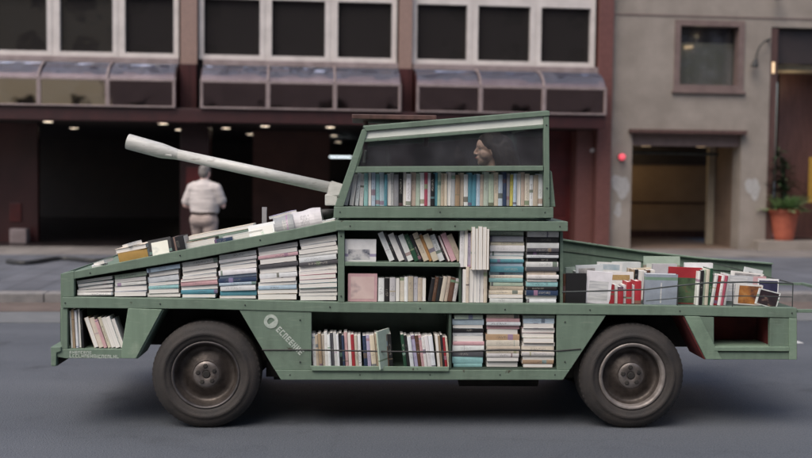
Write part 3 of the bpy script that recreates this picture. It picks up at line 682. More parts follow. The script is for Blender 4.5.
# round emblem and slanted lettering
s, z = V(271, 321.5, -.008); bm = NB()
def ring(bm, s, z, r0, r1, d0, d1, n=32):
    A0 = []
    for k in range(n):
        a = 2 * math.pi * k / n; c, sn = math.cos(a), math.sin(a)
        A0.append([bm.verts.new((s + r * c, d, z + r * sn)) for r, d in ((r0, d0), (r1, d0), (r1, d1), (r0, d1))])
    for k in range(n):
        a, b = A0[k], A0[(k + 1) % n]
        for j in range(4): bm.faces.new((a[j], a[(j + 1) % 4], b[(j + 1) % 4], b[j]))
ring(bm, s, z, .024, .046, -.009, -.0062)
dv = Vector((1, .62)).normalized(); nv = Vector((-dv.y, dv.x))
c = Vector((s, z))
pr = [c + dv * .024 + nv * .008, c - dv * .024 + nv * .008, c - dv * .024 - nv * .008, c + dv * .024 - nv * .008]
fill = [(s + .0235 * math.cos(a), z + .0235 * math.sin(a)) for a in [2 * math.pi * k / 24 for k in range(24)]]
link('emblem_ring', bm, M['decal'], T)
bm = NB()
low = [(x, y) for x, y in fill if (Vector((x, y)) - c).dot(nv) < -.006]
prism(bm, low, -.009, -.0062); link('emblem_half', bm, M['decal'], T)
bm = NB()
p0 = Vector(V(277, 329, -.008)); p1 = Vector(V(303, 356, -.008)); ax = (p1 - p0).normalized(); uu = Vector((-ax.y, ax.x))
glyphs(bm, p0 - uu * .013, ax, uu, 8, .040, .023, .0065, random.Random(8), -.0065)
link('lettering', bm, M['decal'], T)
# rear lower box
poly('rear_strut', [(684.5, 316.2), (700, 316.6), (722, 359.5), (706, 359.5)], -.018, .04, gl)
poly('strut_return', [(682, 316), (685, 316.2), (707, 359.5), (704, 359.5)], .0, .32, M['inside_red'])
pts = [V(x, y) for x, y in ((700, 316.8), (797, 318.2), (797, 359.5), (722, 359.5))]
poly('rear_panel', [(697, 316.8), (714, 317.2), (714, 347), (714, 359), (718, 359)], -.008, .03, g_)
poly('rear_panel', [(770, 318), (789, 318.2), (789, 347), (770, 347)], -.008, .03, g_)
poly('rear_corner', [(789.3, 318.3), (797, 318.4), (797, 359.8), (789.3, 359.8)], -.02, .04, gl)
poly('rear_sill', [(714.2, 347), (789.2, 347), (789.2, 351.5), (714.2, 351.2)], -.02, .30, gl)
poly('rear_bottom', [(714.2, 351.8), (789.2, 351.8), (789.2, 359.6), (714.2, 359.6)], -.006, .04, g_)
poly('locker_back', [(705, 317), (797, 318.4), (797, 359), (705, 359)], .30, .32, M['inside_red'], bev=0)
poly('locker_side', [(771, 318.4), (773, 318.4), (773, 347), (771, 347)], .032, .30, M['inside_red'], bev=0)
poly('locker_side', [(709, 318.4), (711, 318.4), (711, 347), (709, 347)], .032, .30, M['inside_red'], bev=0)
poly('locker_floor', [(711, 346), (771, 346), (771, 347.2), (711, 347.2)], .032, .30, M['inside_red'], bev=0)
poly('tail_panel', [(795, 308.3), (797, 308.3), (797, 359.5), (795, 359.5)], .045, W_, g_)
# wheel arch linings and belly
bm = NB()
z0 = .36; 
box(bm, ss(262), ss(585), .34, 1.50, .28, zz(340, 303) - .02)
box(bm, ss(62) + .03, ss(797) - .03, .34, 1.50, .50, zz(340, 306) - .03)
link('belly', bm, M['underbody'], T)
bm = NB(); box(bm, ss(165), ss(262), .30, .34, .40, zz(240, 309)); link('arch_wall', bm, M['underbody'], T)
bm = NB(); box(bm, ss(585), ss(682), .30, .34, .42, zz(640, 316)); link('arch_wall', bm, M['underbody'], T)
bm = NB(); tube(bm, (-1.30, .2, .35), (-1.30, 1.6, .35), .035); tube(bm, (1.52, .2, .35), (1.52, 1.6, .35), .045); lathe(bm, [(0, -.14), (.11, -.1), (.14, 0), (.11, .1), (0, .14)], 20, (1.52, .9, .35)); link('axle', bm, M['underbody'], T)
bm = NB(); tube(bm, (-.9, .55, .25), (1.5, .6, .27), .03); lathe(bm, [(0, -.3), (.09, -.28), (.09, .28), (0, .3)], 16, (.0, 0, 0)); 
for v in bm.verts:
    if abs(v.co.z) < .1 and abs(v.co.x) < .1: v.co = Vector((v.co.y + .7, .58 + v.co.x, .26 + v.co.z))
link('exhaust', bm, M['underbody'], T)
# bed floor and far side
fb = [V(x, y) for x, y in ((560, 304.5), (797, 308.3))]
bm = NB(); prism(bm, [(fb[0][0] + .02, fb[0][1]), fb[1], (fb[1][0], fb[1][1] - .03), (fb[0][0] + .02, fb[0][1] - .03)], .052, W_ - .02, .001); link('bed_floor', bm, gd, T)
D1 = W_
far = [V(x, y, D1) for x, y in ((556, 239.5), (640, 252), (700, 258.8), (772, 264.3))]
zb = zz(797, 310)
bm = NB(); prism(bm, far + [(far[-1][0], zb - .02), (far[0][0], zb - .02)], D1, D1 + .03, .003); fp = link('far_side_panel', bm, g_, T)
bm = NB(); prism(bm, [(s, z + .012) for s, z in far] + [(s, z + .001) for s, z in far[::-1]], D1 - .03, D1 + .045, .002); link('panel_lip', bm, gl, fp)  # paler green on the lip carries the highlight along the panel top
sm = [V(x, y, D1 - .003) for x, y in ((563, 251), (640, 261), (690, 268), (760, 273))]
bm = NB(); path_tube(bm, [(p[0], D1 - .002, p[1]) for p in sm], .006, 6); link('seam', bm, gd, fp)
# far lower side, simple mirror of the near outline
o1 = [V(x, y) for x, y in ((62, 274), (338, 221), (563, 221), (563, 304), (797, 308), (797, 359), (708, 359), (684, 320), (606, 320), (565, 380), (281, 380), (241, 318), (162, 318), (135, 358), (62, 358))]
bm = NB(); prism(bm, o1, D1 - .03, D1 - .002, 0); link('far_side', bm, g_, T)
# rear rail loop
pa = V(797, 311); pe = V(835, 311)[0] + .55; pf = far[-1][0]
bm = NB(); box(bm, pa[0] + .002, pe, .0, .03, pa[1] - .012, pa[1] + .010, .003); box(bm, pe - .03, pe, .032, D1, pa[1] - .012, pa[1] + .010, .003); box(bm, pf + .002, pe - .032, D1 - .03, D1, pa[1] - .012, pa[1] + .010, .003); link('tail_rail', bm, g_, T)
# wire rail that keeps the books in
bm = NB()
p = [V(x, y, .0) for x, y in ((562, 292), (600, 291), (646, 289.5), (680, 285.5), (706, 283), (745, 282), (793, 283.5))]
path_tube(bm, [(q[0], .0, q[1]) for q in p], .0055, 6)
p2 = [V(x, y, .0) for x, y in ((646, 301), (690, 297), (740, 296), (793, 297))]
path_tube(bm, [(q[0], .0, q[1]) for q in p2], .0035, 6)
for x in (678, 733, 793):
    s, zt = V(x, 283.5, 0); tube(bm, (s, .0, zt), (s, .0, zz(x, 307)), .0035, n=6)
s, zt = V(793, 283.5, 0); tube(bm, (s, .0, zt), (s, 1.7, zt), .004, n=6); tube(bm, (s, 1.7, zt), (s, 1.7, zz(793, 307)), .004, n=6)
link('wire_rail', bm, M['wire'], T)

# screw heads
bm = NB(); lathe(bm, [(0, -.003), (.0035, -.0026), (.005, 0), (.005, .004)], 10); sc0 = link('screw', bm, M['wire'], T)
spots = [(65, 303), (160, 304), (245, 305), (330, 307), (420, 308.5), (505, 309.5), (590, 310), (680, 311), (792, 313), (341, 236), (341, 296), (350, 226), (455, 226), (560, 226.5), (340, 212), (440, 212), (545, 212.5), (546.5, 125), (547, 188),
         (290, 375), (360, 375), (430, 375), (500, 375), (555, 375), (300, 320), (300, 362), (565, 322), (565, 362), (793, 325), (793, 352), (150, 315), (128, 352), (90, 273), (180, 255.5), (260, 240)]
for i, (x, y) in enumerate(spots):
    o = sc0 if i == 0 else sc0.copy()
    if i: COL.objects.link(o); o.parent = T
    dd = -.0145 if y > 300 and y < 315 or 370 < y < 380 else (-.031 if 220 < y < 231 and x > 340 else -.0105)
    p = V(x, y, dd); o.location = (p[0], dd, p[1])
# turret -------------------------------------------------------------
D0, DT = .02, 1.55
poly('turret_base', [(334, 206.6), (553.5, 207.2), (553.5, 218), (333.5, 218)], -.01, .05, g_)
poly('turret_floor', [(338, 208), (552, 208.4), (552, 212), (338, 212)], .052, .22, gd, bev=0)
bm = NB(); a = V(335, 212); b = V(553, 212)
box(bm, b[0] - .04, b[0] - .003, .052, DT, a[1] - .04, a[1] + .03, .003); box(bm, a[0] + .01, a[0] + .05, .052, DT, a[1] - .04, a[1] + .03, .003); box(bm, a[0] + .01, b[0] - .003, DT, DT + .05, a[1] - .04, a[1] + .03, .003)
box(bm, a[0] + .1, b[0] - .1, .25, .30, zz(400, 221.6), a[1] - .045)
link('turret_ring', bm, g_, T)
poly('slanted_post', [(362, 129.5), (368.5, 129), (343.5, 206.4), (334.6, 206.4)], -.008, .05, g_)
poly('rear_post', [(543.5, 112.8), (549, 112.2), (550, 207), (544.5, 207)], -.008, .05, g_)
poly('rear_wing', [(550, 170), (552, 172), (555.5, 206.8), (550.3, 206.8)], .02, .30, g_)
poly('roof_bar', [(363, 126), (549.5, 110.5), (550, 115.5), (366, 131)], -.014, .05, g_)
poly('pale_strip', [(367.5, 131.2), (543.3, 116.2), (543.3, 124.6), (365, 139)], .004, .02, M['white_strip'])  # plain white strip above the side window
poly('window_top_bar', [(365, 139.2), (543.4, 124.8), (543.4, 128.2), (363, 142.2)], -.004, .045, g_)
poly('window_bottom_bar', [(355.5, 166.4), (543.4, 165.6), (543.4, 170.6), (354, 172.6)], -.004, .045, g_)
tf = poly('side_window', [(363, 142), (543.6, 128), (543.6, 166), (355.5, 166.6)], .02, .026, M['glass'], bev=0)
poly('window_latch', [(364.5, 150), (367, 150), (365.5, 163), (362.5, 163)], -.012, .0, M['wire'])
poly('shelf_back', [(352, 172.8), (544, 170.8), (544, 207), (340, 207)], .20, .215, gd, bev=0)
# far side of the turret, with its own window
def farpoly(name, px, d0, d1, mat, bev=.003): return poly(name, px, d0, d1, mat, bev=bev, dref=0)
farpoly('far_post', [(362, 129.5), (370, 129), (345, 206.4), (334.6, 206.4)], DT, DT + .05, g_)
farpoly('far_rear_post', [(541, 112.8), (549, 112.2), (550, 207), (542, 207)], DT, DT + .05, g_)
farpoly('far_top', [(366, 126), (549.5, 111), (549.5, 128), (360, 142)], DT, DT + .05, g_)
farpoly('far_lower', [(354, 170), (542, 168), (542, 207), (342, 207)], DT, DT + .03, g_)
farpoly('far_window', [(362, 142), (541, 127), (541, 168.5), (354, 170.5)], DT + .02, DT + .026, M['glass'], bev=0)
# front sloping face and rear face
def slab(name, p0, p1, d0, d1, th, mat, bev=.002):
    p0 = Vector(p0); p1 = Vector(p1); n = Vector((-(p1 - p0).y, (p1 - p0).x)).normalized() * th
    bm = NB(); prism(bm, [tuple(p0), tuple(p1), tuple(p1 + n), tuple(p0 + n)], d0, d1, bev); return link(name, bm, mat, T)
fA = Vector(V(336, 206.6)); fB_ = Vector(V(364, 129.5))
slab('front_face', fA, fA.lerp(fB_, .42), .052, DT - .002, -.02, g_)
slab('windscreen', fA.lerp(fB_, .43), fA.lerp(fB_, .93), .10, DT - .05, -.006, M['glass'], 0)
slab('windscreen_header', fA.lerp(fB_, .935), fB_, .052, DT - .002, -.02, g_)
rA = Vector(V(548, 207)); rB = Vector(V(547, 113))
slab('rear_face', rA, rA.lerp(rB, .38), .052, DT - .002, .02, g_)
slab('rear_window', rA.lerp(rB, .39), rA.lerp(rB, .86), .10, DT - .05, .006, M['glass'], 0)
slab('rear_header', rA.lerp(rB, .87), rB, .052, DT - .002, .02, g_)
q0 = Vector(V(363.5, 127)); q1 = Vector(V(549, 111.6))
slab('roof', q0, q1, .052, .20, .012, g_); slab('roof', q0, q1, 1.38, DT + .04, .012, g_)
slab('roof', q0, q0.lerp(q1, .14), .203, 1.377, .012, g_); slab('roof', q0.lerp(q1, .93), q1, .203, 1.377, .012, g_)
slab('added_roof_pane', q0.lerp(q1, .143), q0.lerp(q1, .927), .203, 1.377, .006, M['glass'], 0)  # unseen glazed opening, added so sky light reaches the woman
slab('roof_bar', q0.lerp(q1, .50), q0.lerp(q1, .53), .203, 1.377, -.02, g_)
# roof hatch behind the front edge
hA = V(352, 117.5, .75); hB = V(400, 117.5, .75)
bm = NB(); box(bm, hA[0], hB[0] + .25, .55, 1.25, hA[1] - .018, hA[1] + .015, .006); tube(bm, (hB[0] + .2, .9, hA[1] - .2), (hB[0] + .2, .9, hA[1] - .02), .02); tube(bm, (hA[0] + .1, .9, hA[1] - .3), (hA[0] + .1, .9, hA[1] - .02), .02)
link('roof_hatch', bm, M['wood_dk'], T)
# gun
GD = .85
r0 = V(338, 189.3, GD); r1 = V(176, 154.1, GD); r2 = V(163, 151, GD); r3 = V(127.5, 141.3, GD)
P3 = lambda p: (p[0], GD, p[1])
bm = NB(); tube(bm, P3(r1), P3(r0), .038, .042, 28); gb = link('gun_barrel', bm, M['gunwhite'], T, smooth=True)
bm = NB(); a = Vector(P3(r1)); b = Vector(P3(r2)); c = Vector(P3(r3)); axn = (c - b).normalized()
u = Vector((0, 1, 0)); v = axn.cross(u).normalized()
rings = [(a - axn * .02, .0375), (a, .040), (a.lerp(b, .5), .046), (b, .053), (b + axn * .02, .0545), (c - axn * .012, .0565), (c, .054), (c, .044), (c - axn * .05, .042), (c - axn * .05, 0)]
prev = None
for (cc, r) in rings:
    cur = [bm.verts.new(cc + (u * math.cos(2 * math.pi * k / 28) + v * math.sin(2 * math.pi * k / 28)) * max(r, .0005)) for k in range(28)]
    if prev:
        for k in range(28): bm.faces.new((prev[k], prev[(k + 1) % 28], cur[(k + 1) % 28], cur[k]))
    prev = cur
mz = link('muzzle', bm, M['gunwhite'], gb, smooth=True)
try: mz.data.set_sharp_from_angle(angle=R(35))
except Exception: pass
p = V(168, 154.5, GD - .05); bm = NB(); tube(bm, (p[0] - .02, GD - .03, p[1] - .0), (p[0] + .025, GD - .03, p[1] - .008), .018, .014, 10); link('lug', bm, M['gunwhite'], gb)
bm = NB(); m0 = Vector(P3(V(329, 186.5, GD))); m1 = Vector(P3(V(346, 191, GD)))
ax = (m1 - m0).normalized(); u = Vector((0, 1, 0)); v = ax.cross(u).normalized()
A_ = [m0 + u * sx * .085 + v * sz * w for sx, sz, w in ((-1, -1, .075), (1, -1, .075), (1, 1, .045), (-1, 1, .045))]
B_ = [m1 + u * sx * .10 + v * sz * w for sx, sz, w in ((-1, -1, .035), (1, -1, .035), (1, 1, .04), (-1, 1, .04))]
A_ = [bm.verts.new(p) for p in A_]; B_ = [bm.verts.new(p) for p in B_]
bm.faces.new(A_); bm.faces.new(B_[::-1])
for k in range(4): bm.faces.new((A_[k], A_[(k + 1) % 4], B_[(k + 1) % 4], B_[k]))
bmesh.ops.bevel(bm, geom=bm.edges[:], offset=.008, segments=2, affect='EDGES')
link('gun_mantlet', bm, M['gunwhite'], T)
s, z = V(331.5, 199, GD); bm = NB(); box(bm, s - .045, s + .045, GD - .09, GD + .09, z - .045, z + .035, .008); link('gun_mount', bm, M['gunwhite'], T)
# seat for the person in the turret
bm = NB(); box(bm, .45, .85, .55, 1.05, .83, 1.10, .03); box(bm, .80, .88, .55, 1.05, 1.105, 1.50, .03); link('seat', bm, M['leather'], T)

# wheels -------------------------------------------------------------
def make_wheel(c, rimm, lipm, flip=1):
    w = empty('wheel'); w.parent = T; w.location = c; w.scale = (1, flip, 1)
    Rt = .353; bm = NB()
    prof = [(.222, .012), (.228, .0), (.245, -.008), (.262, -.010), (.264, -.013), (.285, -.013), (.287, -.010), (.305, -.006), (.322, .002), (.336, .014), (.347, .030)]
    # tread with grooves
    y = .038
    for k in range(5):
        prof += [(Rt, y), (Rt, y + .026), (Rt - .009, y + .029), (Rt - .009, y + .034)]; y += .037
    prof += [(Rt - .004, y + .01), (.30, .245), (.222, .235)]
    lathe(bm, prof, 96)
    # sipes across the shoulder
    link('tyre', bm, M['tyre'], w, smooth=True)
    bm = NB()
    for k in range(60):
        a = 2 * math.pi * k / 60; ca, sa = math.cos(a), math.sin(a); t = Vector((-sa, 0, ca)); rr = Vector((ca, 0, sa))
        p = rr * .3455
        vs = [bm.verts.new(p + t * tx + rr * rx + Vector((0, yy, 0))) for tx, rx, yy in ((-.008, -.016, .010), (.008, -.016, .010), (.008, .0085, .034), (-.008, .0085, .034))]
        vb = [bm.verts.new(v.co - rr * .012 + Vector((0, .02, 0))) for v in vs]
        bm.faces.new(vs); bm.faces.new(vb[::-1])
        for q in range(4): bm.faces.new((vs[q], vs[(q + 1) % 4], vb[(q + 1) % 4], vb[q]))
    link('tread_lug', bm, M['tyre'], w)['kind'] = 'stuff'
    bm = NB(); lathe(bm, [(.226, .016), (.224, .002), (.216, .000), (.210, .004), (.206, .018)] if lipm is not M['rim_lt'] else [(.226, .016), (.224, -.004), (.216, -.006), (.205, -.001), (.198, .010), (.195, .040)], 96); link('rim_lip', bm, M['rim_pale'] if lipm is M['rim_lt'] else lipm, w, smooth=True)
    bm = NB(); lathe(bm, [(.206, .022), (.196, .040), (.188, .072), (.170, .085), (.145, .078), (.120, .060), (.098, .046), (.092, .040), (.086, .040), (.080, .044), (.030, .046), (.026, .040), (.022, .040), (.020, .060), (0, .062)], 96)
    rim = link('rim', bm, rimm, w, smooth=True)
    bm = NB()
    lathe(bm, [(.086, .0395), (.083, .034), (.030, .034), (.026, .038)], 64); link('hub', bm, M['rim_lt'], w, smooth=True)
    for k in range(5):
        a = 2 * math.pi * (k + .5) / 5 - math.pi / 2 + .1; bm = NB()
        lathe(bm, [(0, .026), (.011, .026), (.0165, .030), (.0165, .0345)], 6, (.056 * math.cos(a), 0, .056 * math.sin(a))); link('wheel_nut', bm, M['underbody'], w)
    bm = NB(); lathe(bm, [(0, .028), (.021, .029), (.025, .034)], 24); link('hub_cap', bm, M['underbody'], w)
    return w
w1 = make_wheel((V(205.5, 376.8)[0], .004, .3535), M['rim_dk'], M['rim_ring'])
w2 = make_wheel((V(632.5, 376.8)[0], .004, .3535), M['rim_dk'], M['rim_lt'])
w2['label'] = 'wheel with a bright worn rim edge'
def copy_tree(o, parent):
    c = o.copy(); COL.objects.link(c); c.parent = parent
    for ch in list(o.children): copy_tree(ch, c)
    return c
for w in (w1, w2):
    c = copy_tree(w, T); c.location = (w.location.x, W_ - .01, w.location.z); c.scale = (1, -1, 1)

# ================================================================== BOOKS
PAL = {'white': (.70, .71, .71), 'cream': (.60, .54, .44), 'beige': (.48, .40, .32), 'tan': (.36, .26, .17), 'teal': (.10, .28, .34), 'light teal': (.28, .50, .50),
       'pale blue': (.42, .52, .60), 'navy': (.03, .05, .10), 'black': (.018, .018, .02), 'grey': (.27, .27, .28), 'pale grey': (.50, .50, .51), 'pale green': (.42, .50, .41),
       'crimson': (.40, .09, .14), 'red': (.36, .03, .04), 'yellow': (.60, .52, .14), 'brown': (.11, .055, .035), 'pink': (.58, .36, .38), 'dark green': (.025, .08, .045),
       'orange': (.48, .27, .12), 'blue': (.05, .14, .36), 'ochre': (.42, .26, .08), 'lilac': (.40, .38, .52), 'dark grey': (.08, .08, .09)}
def book_mesh(L, W, T_, hard=False, fore=False, curl=0.0):
    """length L along x (spine), depth W along y (spine at -y), thickness T_ along z, centred"""
    bm = NB(); t = .0032 if hard else .0012; k = .004 if hard else .0012
    def bx(x0, x1, y0, y1, z0, z1, mi):
        a = [bm.verts.new(p) for p in ((x0, y0, z0), (x1, y0, z0), (x1, y1, z0), (x0, y1, z0), (x0, y0, z1), (x1, y0, z1), (x1, y1, z1), (x0, y1, z1))]
        for q in ((3, 2, 1, 0), (4, 5, 6, 7), (0, 1, 5, 4), (1, 2, 6, 5), (2, 3, 7, 6), (3, 0, 4, 7)):
            f = bm.faces.new([a[i] for i in q]); f.material_index = mi
    h = T_ / 2; sg = 1
    bx(-L / 2, L / 2, -W / 2 + t, W / 2, -h, -h + t, 0); bx(-L / 2, L / 2, -W / 2 + t, W / 2, h - t, h, 0)
    # rounded spine
    n = 6; A0 = []; r = min(.004, h * .5)
    for i in range(n + 1):
        u = -1 + 2 * i / n; y = -W / 2 - r * (1 - u * u) * .5; z = u * h
        A0.append([bm.verts.new((x, yy, z)) for x, yy in ((-L / 2, y), (L / 2, y), (L / 2, -W / 2 + t * 1.02), (-L / 2, -W / 2 + t * 1.02))])
    for i in range(n):
        a, b = A0[i], A0[i + 1]
        for j in range(4):
            f = bm.faces.new((a[j], a[(j + 1) % 4], b[(j + 1) % 4], b[j])); f.material_index = 0
    bm.faces.new(A0[0]); bm.faces.new(A0[-1][::-1])
    bx(-L / 2 + k, L / 2 - k, -W / 2 + t * 1.1, W / 2 - k, -h + t, h - t, 1)
    if fore:
        for v in bm.verts: v.co.y *= -1
    if curl:
        for v in bm.verts: v.co.z += curl * ((v.co.x / (L / 2)) ** 2)
    me = bpy.data.meshes.new('book'); bmesh.ops.recalc_face_normals(bm, faces=bm.faces); bm.to_mesh(me); bm.free()
    me.materials.append(M['cover']); me.materials.append(M['pages']); return me
BOOKS = []
ORD = ['first', 'second', 'third', 'fourth', 'fifth', 'sixth', 'seventh', 'eighth', 'ninth', 'tenth', 'eleventh', 'twelfth', 'thirteenth', 'fourteenth', 'fifteenth', 'sixteenth', 'seventeenth', 'eighteenth', 'nineteenth', 'twentieth'] + ['twenty-' + w for w in ('first', 'second', 'third', 'fourth', 'fifth', 'sixth', 'seventh', 'eighth', 'ninth')] + ['thirtieth'] + ['thirty-' + w for w in ('first', 'second', 'third', 'fourth', 'fifth', 'sixth', 'seventh', 'eighth', 'ninth')] + ['fortieth'] + ['forty-' + w for w in ('first', 'second', 'third', 'fourth', 'fifth', 'sixth', 'seventh', 'eighth', 'ninth')] + ['fiftieth', 'fifty-first', 'fifty-second', 'fifty-third']
def col_jit(c):
    k = random.uniform(.88, 1.08); return (min(.8, PAL[c][0] * k * random.uniform(.96, 1.04)), min(.8, PAL[c][1] * k), min(.8, PAL[c][2] * k * random.uniform(.95, 1.05)), 1)
def put_book(kind, c, s, d, z, L, W, T_, color, label, group, lean=0.0, yaw=0.0, hard=False, fore=False, curl=0, cat='book', name='book', extra=None):
    """kind flat: lies spine to the street; stand: upright spine to the street; face: upright cover to the street. (s,d,z) is the centre."""
    o = bpy.data.objects.new(name, book_mesh(L, W, T_, hard, fore, curl)); COL.objects.link(o)
    if kind == 'flat': base = Matrix.Identity(4)
    elif kind == 'stand': base = Matrix(((0, 0, -1, 0), (0, 1, 0, 0), (1, 0, 0, 0), (0, 0, 0, 1)))
    else: base = Matrix(((0, 1, 0, 0), (0, 0, 1, 0), (1, 0, 0, 0), (0, 0, 0, 1)))   # face
    rot = Matrix.Rotation(lean, 4, 'Y') @ Matrix.Rotation(yaw, 4, 'Z')
    if extra is not None: rot = rot @ extra
    o.matrix_world = V.M @ Matrix.Translation((s, d, z)) @ rot @ base
    o.color = col_jit(color); tag(o, label, cat, group); BOOKS.append(o); return o

def row(x0, x1, ybot, cols, hpx, where, group, dn=.02, W=.13, lean=None, weights=None, y_of=None, kindname='book', dj=.018, forep=.1):
    """upright books side by side; positions read along the shelf in pixels of the near plane"""
    n = len(cols); w = weights or [random.uniform(.75, 1.3) for _ in cols]; tot = sum(w); x = x0
    for k in range(n):
        wx = (x1 - x0) * w[k] / tot; xm = x + wx / 2; x += wx
        yb = ybot(xm) if callable(ybot) else ybot
        s, zb = V(xm, yb); sl = V(xm - wx / 2, yb)[0]; sr = V(xm + wx / 2, yb)[0]
        th = (sr - sl) * .97; H = (hpx(xm) if callable(hpx) else hpx) / 152.7 * random.uniform(.93, 1.03)
        ln = (lean(xm) if callable(lean) else (lean or 0)) + random.uniform(-.012, .012)
        th2 = max(.006, th * math.cos(ln) - .0005)
        zc = zb + (H / 2) * math.cos(ln) + abs(th2 / 2 * math.sin(ln)) + .001
        dd = dn + random.uniform(0, dj) + W / 2
        put_book('stand', 0, s, dd, zc, H, W, th2, cols[k], '%s %s %s from the left %s' % (cols[k], kindname, ORD[k], where), group, lean=ln, fore=random.random() < forep)
def stack(x0, x1, ybot, ytop, cols, where, group, dn=.02, W=.17, forep=.55, kindname='book', jit=.006, side=0, fan=0.0):
    """flat books piled up, listed from the bottom; ytop may slope with x so the top book sits below the lowest corner"""
    n = len(cols); s0, zb = V(x0, ybot); s1 = V(x1, ybot)[0]; zt = V((x0 + x1) / 2, ytop)[1]
    w = [random.uniform(.65, 1.35) for _ in cols]; tot = sum(w); z = zb + .0005
    for k in range(n):
        th = (zt - zb) * w[k] / tot; L = (s1 - s0) * random.choice((random.uniform(.95, .995), random.uniform(.88, .97))); sm = (s0 + s1) / 2 + random.uniform(-jit, jit) * .5 + side * (k / n)
        th2 = th * .985 * (1 - fan * (s1 - s0) * .5 / (zt - zb)) ; pos = 'bottom' if k == 0 else ('top' if k == n - 1 else ORD[k] + ' from the bottom')
        put_book('flat', 0, sm, dn + W / 2 + random.uniform(0, .022), z + th / 2, L, W, th2, cols[k], '%s %s, %s in %s' % (cols[k], kindname, pos, where), group,
                 yaw=random.uniform(-.02, .02), fore=random.random() < forep, lean=random.uniform(-.004, .004) - fan * (k + .5) / n)
        z += th

# turret row
tc = ['pale green', 'white', 'navy', 'white', 'white', 'light teal', 'navy', 'pale blue', 'light teal', 'pale blue', 'teal', 'white', 'pale grey', 'grey', 'black', 'cream', 'white', 'beige', 'pale green', 'white',
      'crimson', 'pale grey', 'black', 'teal', 'pale green', 'beige', 'cream', 'pale blue', 'pale grey', 'tan', 'beige', 'white', 'teal', 'teal', 'pale blue', 'beige', 'pale green', 'pale green', 'cream', 'pale blue', 'navy', 'grey', 'yellow', 'pale blue', 'light teal', 'beige', 'cream', 'white', 'beige', 'white']
row(343, 548 - 4, 206.3, tc, lambda x: 34.0 - .004 * (x - 345), 'in the turret row', 'books standing in the turret', dn=.055, lean=lambda x: max(0, (366 - x) / 23) * .26, W=.13)
# hood stacks, nose to turret (left to right)
HS = [(75, 112.5, 296.2, 278.5, ['white', 'pale grey', 'white', 'pale blue', 'pale green'], 'the first stack from the nose'),
      (113, 145.5, 296.8, 273.5, ['white', 'pale blue', 'white', 'white', 'pale green'], 'the second stack from the nose'),
      (146, 179.5, 297.6, 266.5, ['pale grey', 'white', 'light teal', 'pale blue', 'white', 'white', 'pale blue'], 'the third stack from the nose'),
      (180, 217.5, 298.2, 260.5, ['teal', 'teal', 'white', 'pink', 'pink', 'white', 'pale blue', 'white', 'white'], 'the fourth stack from the nose'),
      (218, 256.5, 299.2, 253, ['pale grey', 'teal', 'white', 'pale blue', 'navy', 'pale blue', 'white', 'white', 'pale blue', 'white', 'white'], 'the fifth stack from the nose'),
      (257, 297.5, 300.2, 245, ['beige', 'cream', 'pale blue', 'white', 'pale grey', 'white', 'white', 'dark grey', 'white', 'pink', 'white', 'pale grey'], 'the sixth stack from the nose'),
      (298, 337.5, 301, 237.5, ['white', 'pale grey', 'dark grey', 'light teal', 'pale blue', 'crimson', 'white', 'white', 'dark grey', 'white', 'white', 'dark grey', 'white', 'pale blue'], 'the seventh stack from the nose')]
for (x0, x1, yb, yt, cols, wh) in HS:
    stack(x0, x1, yb, yt, cols, wh, 'books stacked flat along the hood side', dn=.02, fan=.17, forep=.6)
# cabinet upper shelf: one facing book, then leaning ones
def face(x0, x1, ybot, ytop, T_, color, label, group, d=.03, lean=0, tilt=-.12, yaw=0, hard=True, cat='book', name='book'):
    s0, zb = V(x0, ybot, d); s1 = V(x1, ybot, d)[0]; zt = V((x0 + x1) / 2, ytop, d)[1]
    ex = Matrix.Rotation(tilt, 4, 'X')
    return put_book('face', 0, (s0 + s1) / 2, d + T_ / 2, (zb + zt) / 2 + .002, abs(zt - zb), s1 - s0, T_, color, label, group, lean=lean, yaw=yaw, hard=hard, extra=ex, cat=cat, name=name)
gs = 'books on the cabinet shelves'
def cover_patch(o, x0, x1, y0, y1, mat, nm='cover_picture'):
    """a printed area on the front cover; fractions of the book's length (x) and width (y)"""
    me = o.data; xs = [v.co.x for v in me.vertices]; ys = [v.co.y for v in me.vertices]; zs = [v.co.z for v in me.vertices]
    lx, hx, ly, hy, lz = min(xs), max(xs), min(ys), max(ys), min(zs)
    bm = NB(); a = lx + (hx - lx) * x0; b = lx + (hx - lx) * x1; c = ly + (hy - ly) * y0; d = ly + (hy - ly) * y1
    n = 10; top = []; 
    vs = [bm.verts.new(p) for p in ((a, c, lz - .0006), (b, c, lz - .0006), (b, d, lz - .0006), (a, d, lz - .0006))]; bm.faces.new(vs)
    vs2 = [bm.verts.new((v.co.x, v.co.y, lz - .0001)) for v in vs]
    for k in range(4): bm.faces.new((vs[k], vs2[k], vs2[(k + 1) % 4], vs[(k + 1) % 4]))
    return link(nm, bm, mat, o)
def pic(name, c1, c2, c3, sc=14): return varied('print_' + name, c1, c2, sc, .5, bump=0, c3=c3, detail=3)
P_land = pic('landscape', (.05, .06, .10), (.55, .55, .56), (.60, .58, .55))
P_pink = pic('pink', (.55, .40, .38), (.62, .48, .45), (.30, .22, .24), 6)
P_orange = pic('orange', (.03, .015, .03), (.40, .16, .04), (.50, .30, .12), 11)
P_dark = pic('dark', (.02, .015, .02), (.04, .025, .03), (.40, .26, .20), 16)
P_green = pic('green', (.03, .05, .03), (.07, .12, .06), (.16, .07, .05), 16)
P_gold = pic('gold', (.30, .20, .08), (.40, .28, .12), (.22, .15, .07), 20)
P_text = pic('orange_text', (.62, .66, .60), (.60, .62, .56), (.62, .26, .16), 40)
P_cream = pic('cream', (.60, .60, .52), (.64, .64, .56), (.40, .42, .38), 10)
P_olive = pic('olive', (.12, .11, .04), (.18, .16, .06), (.2, .18, .1), 10)
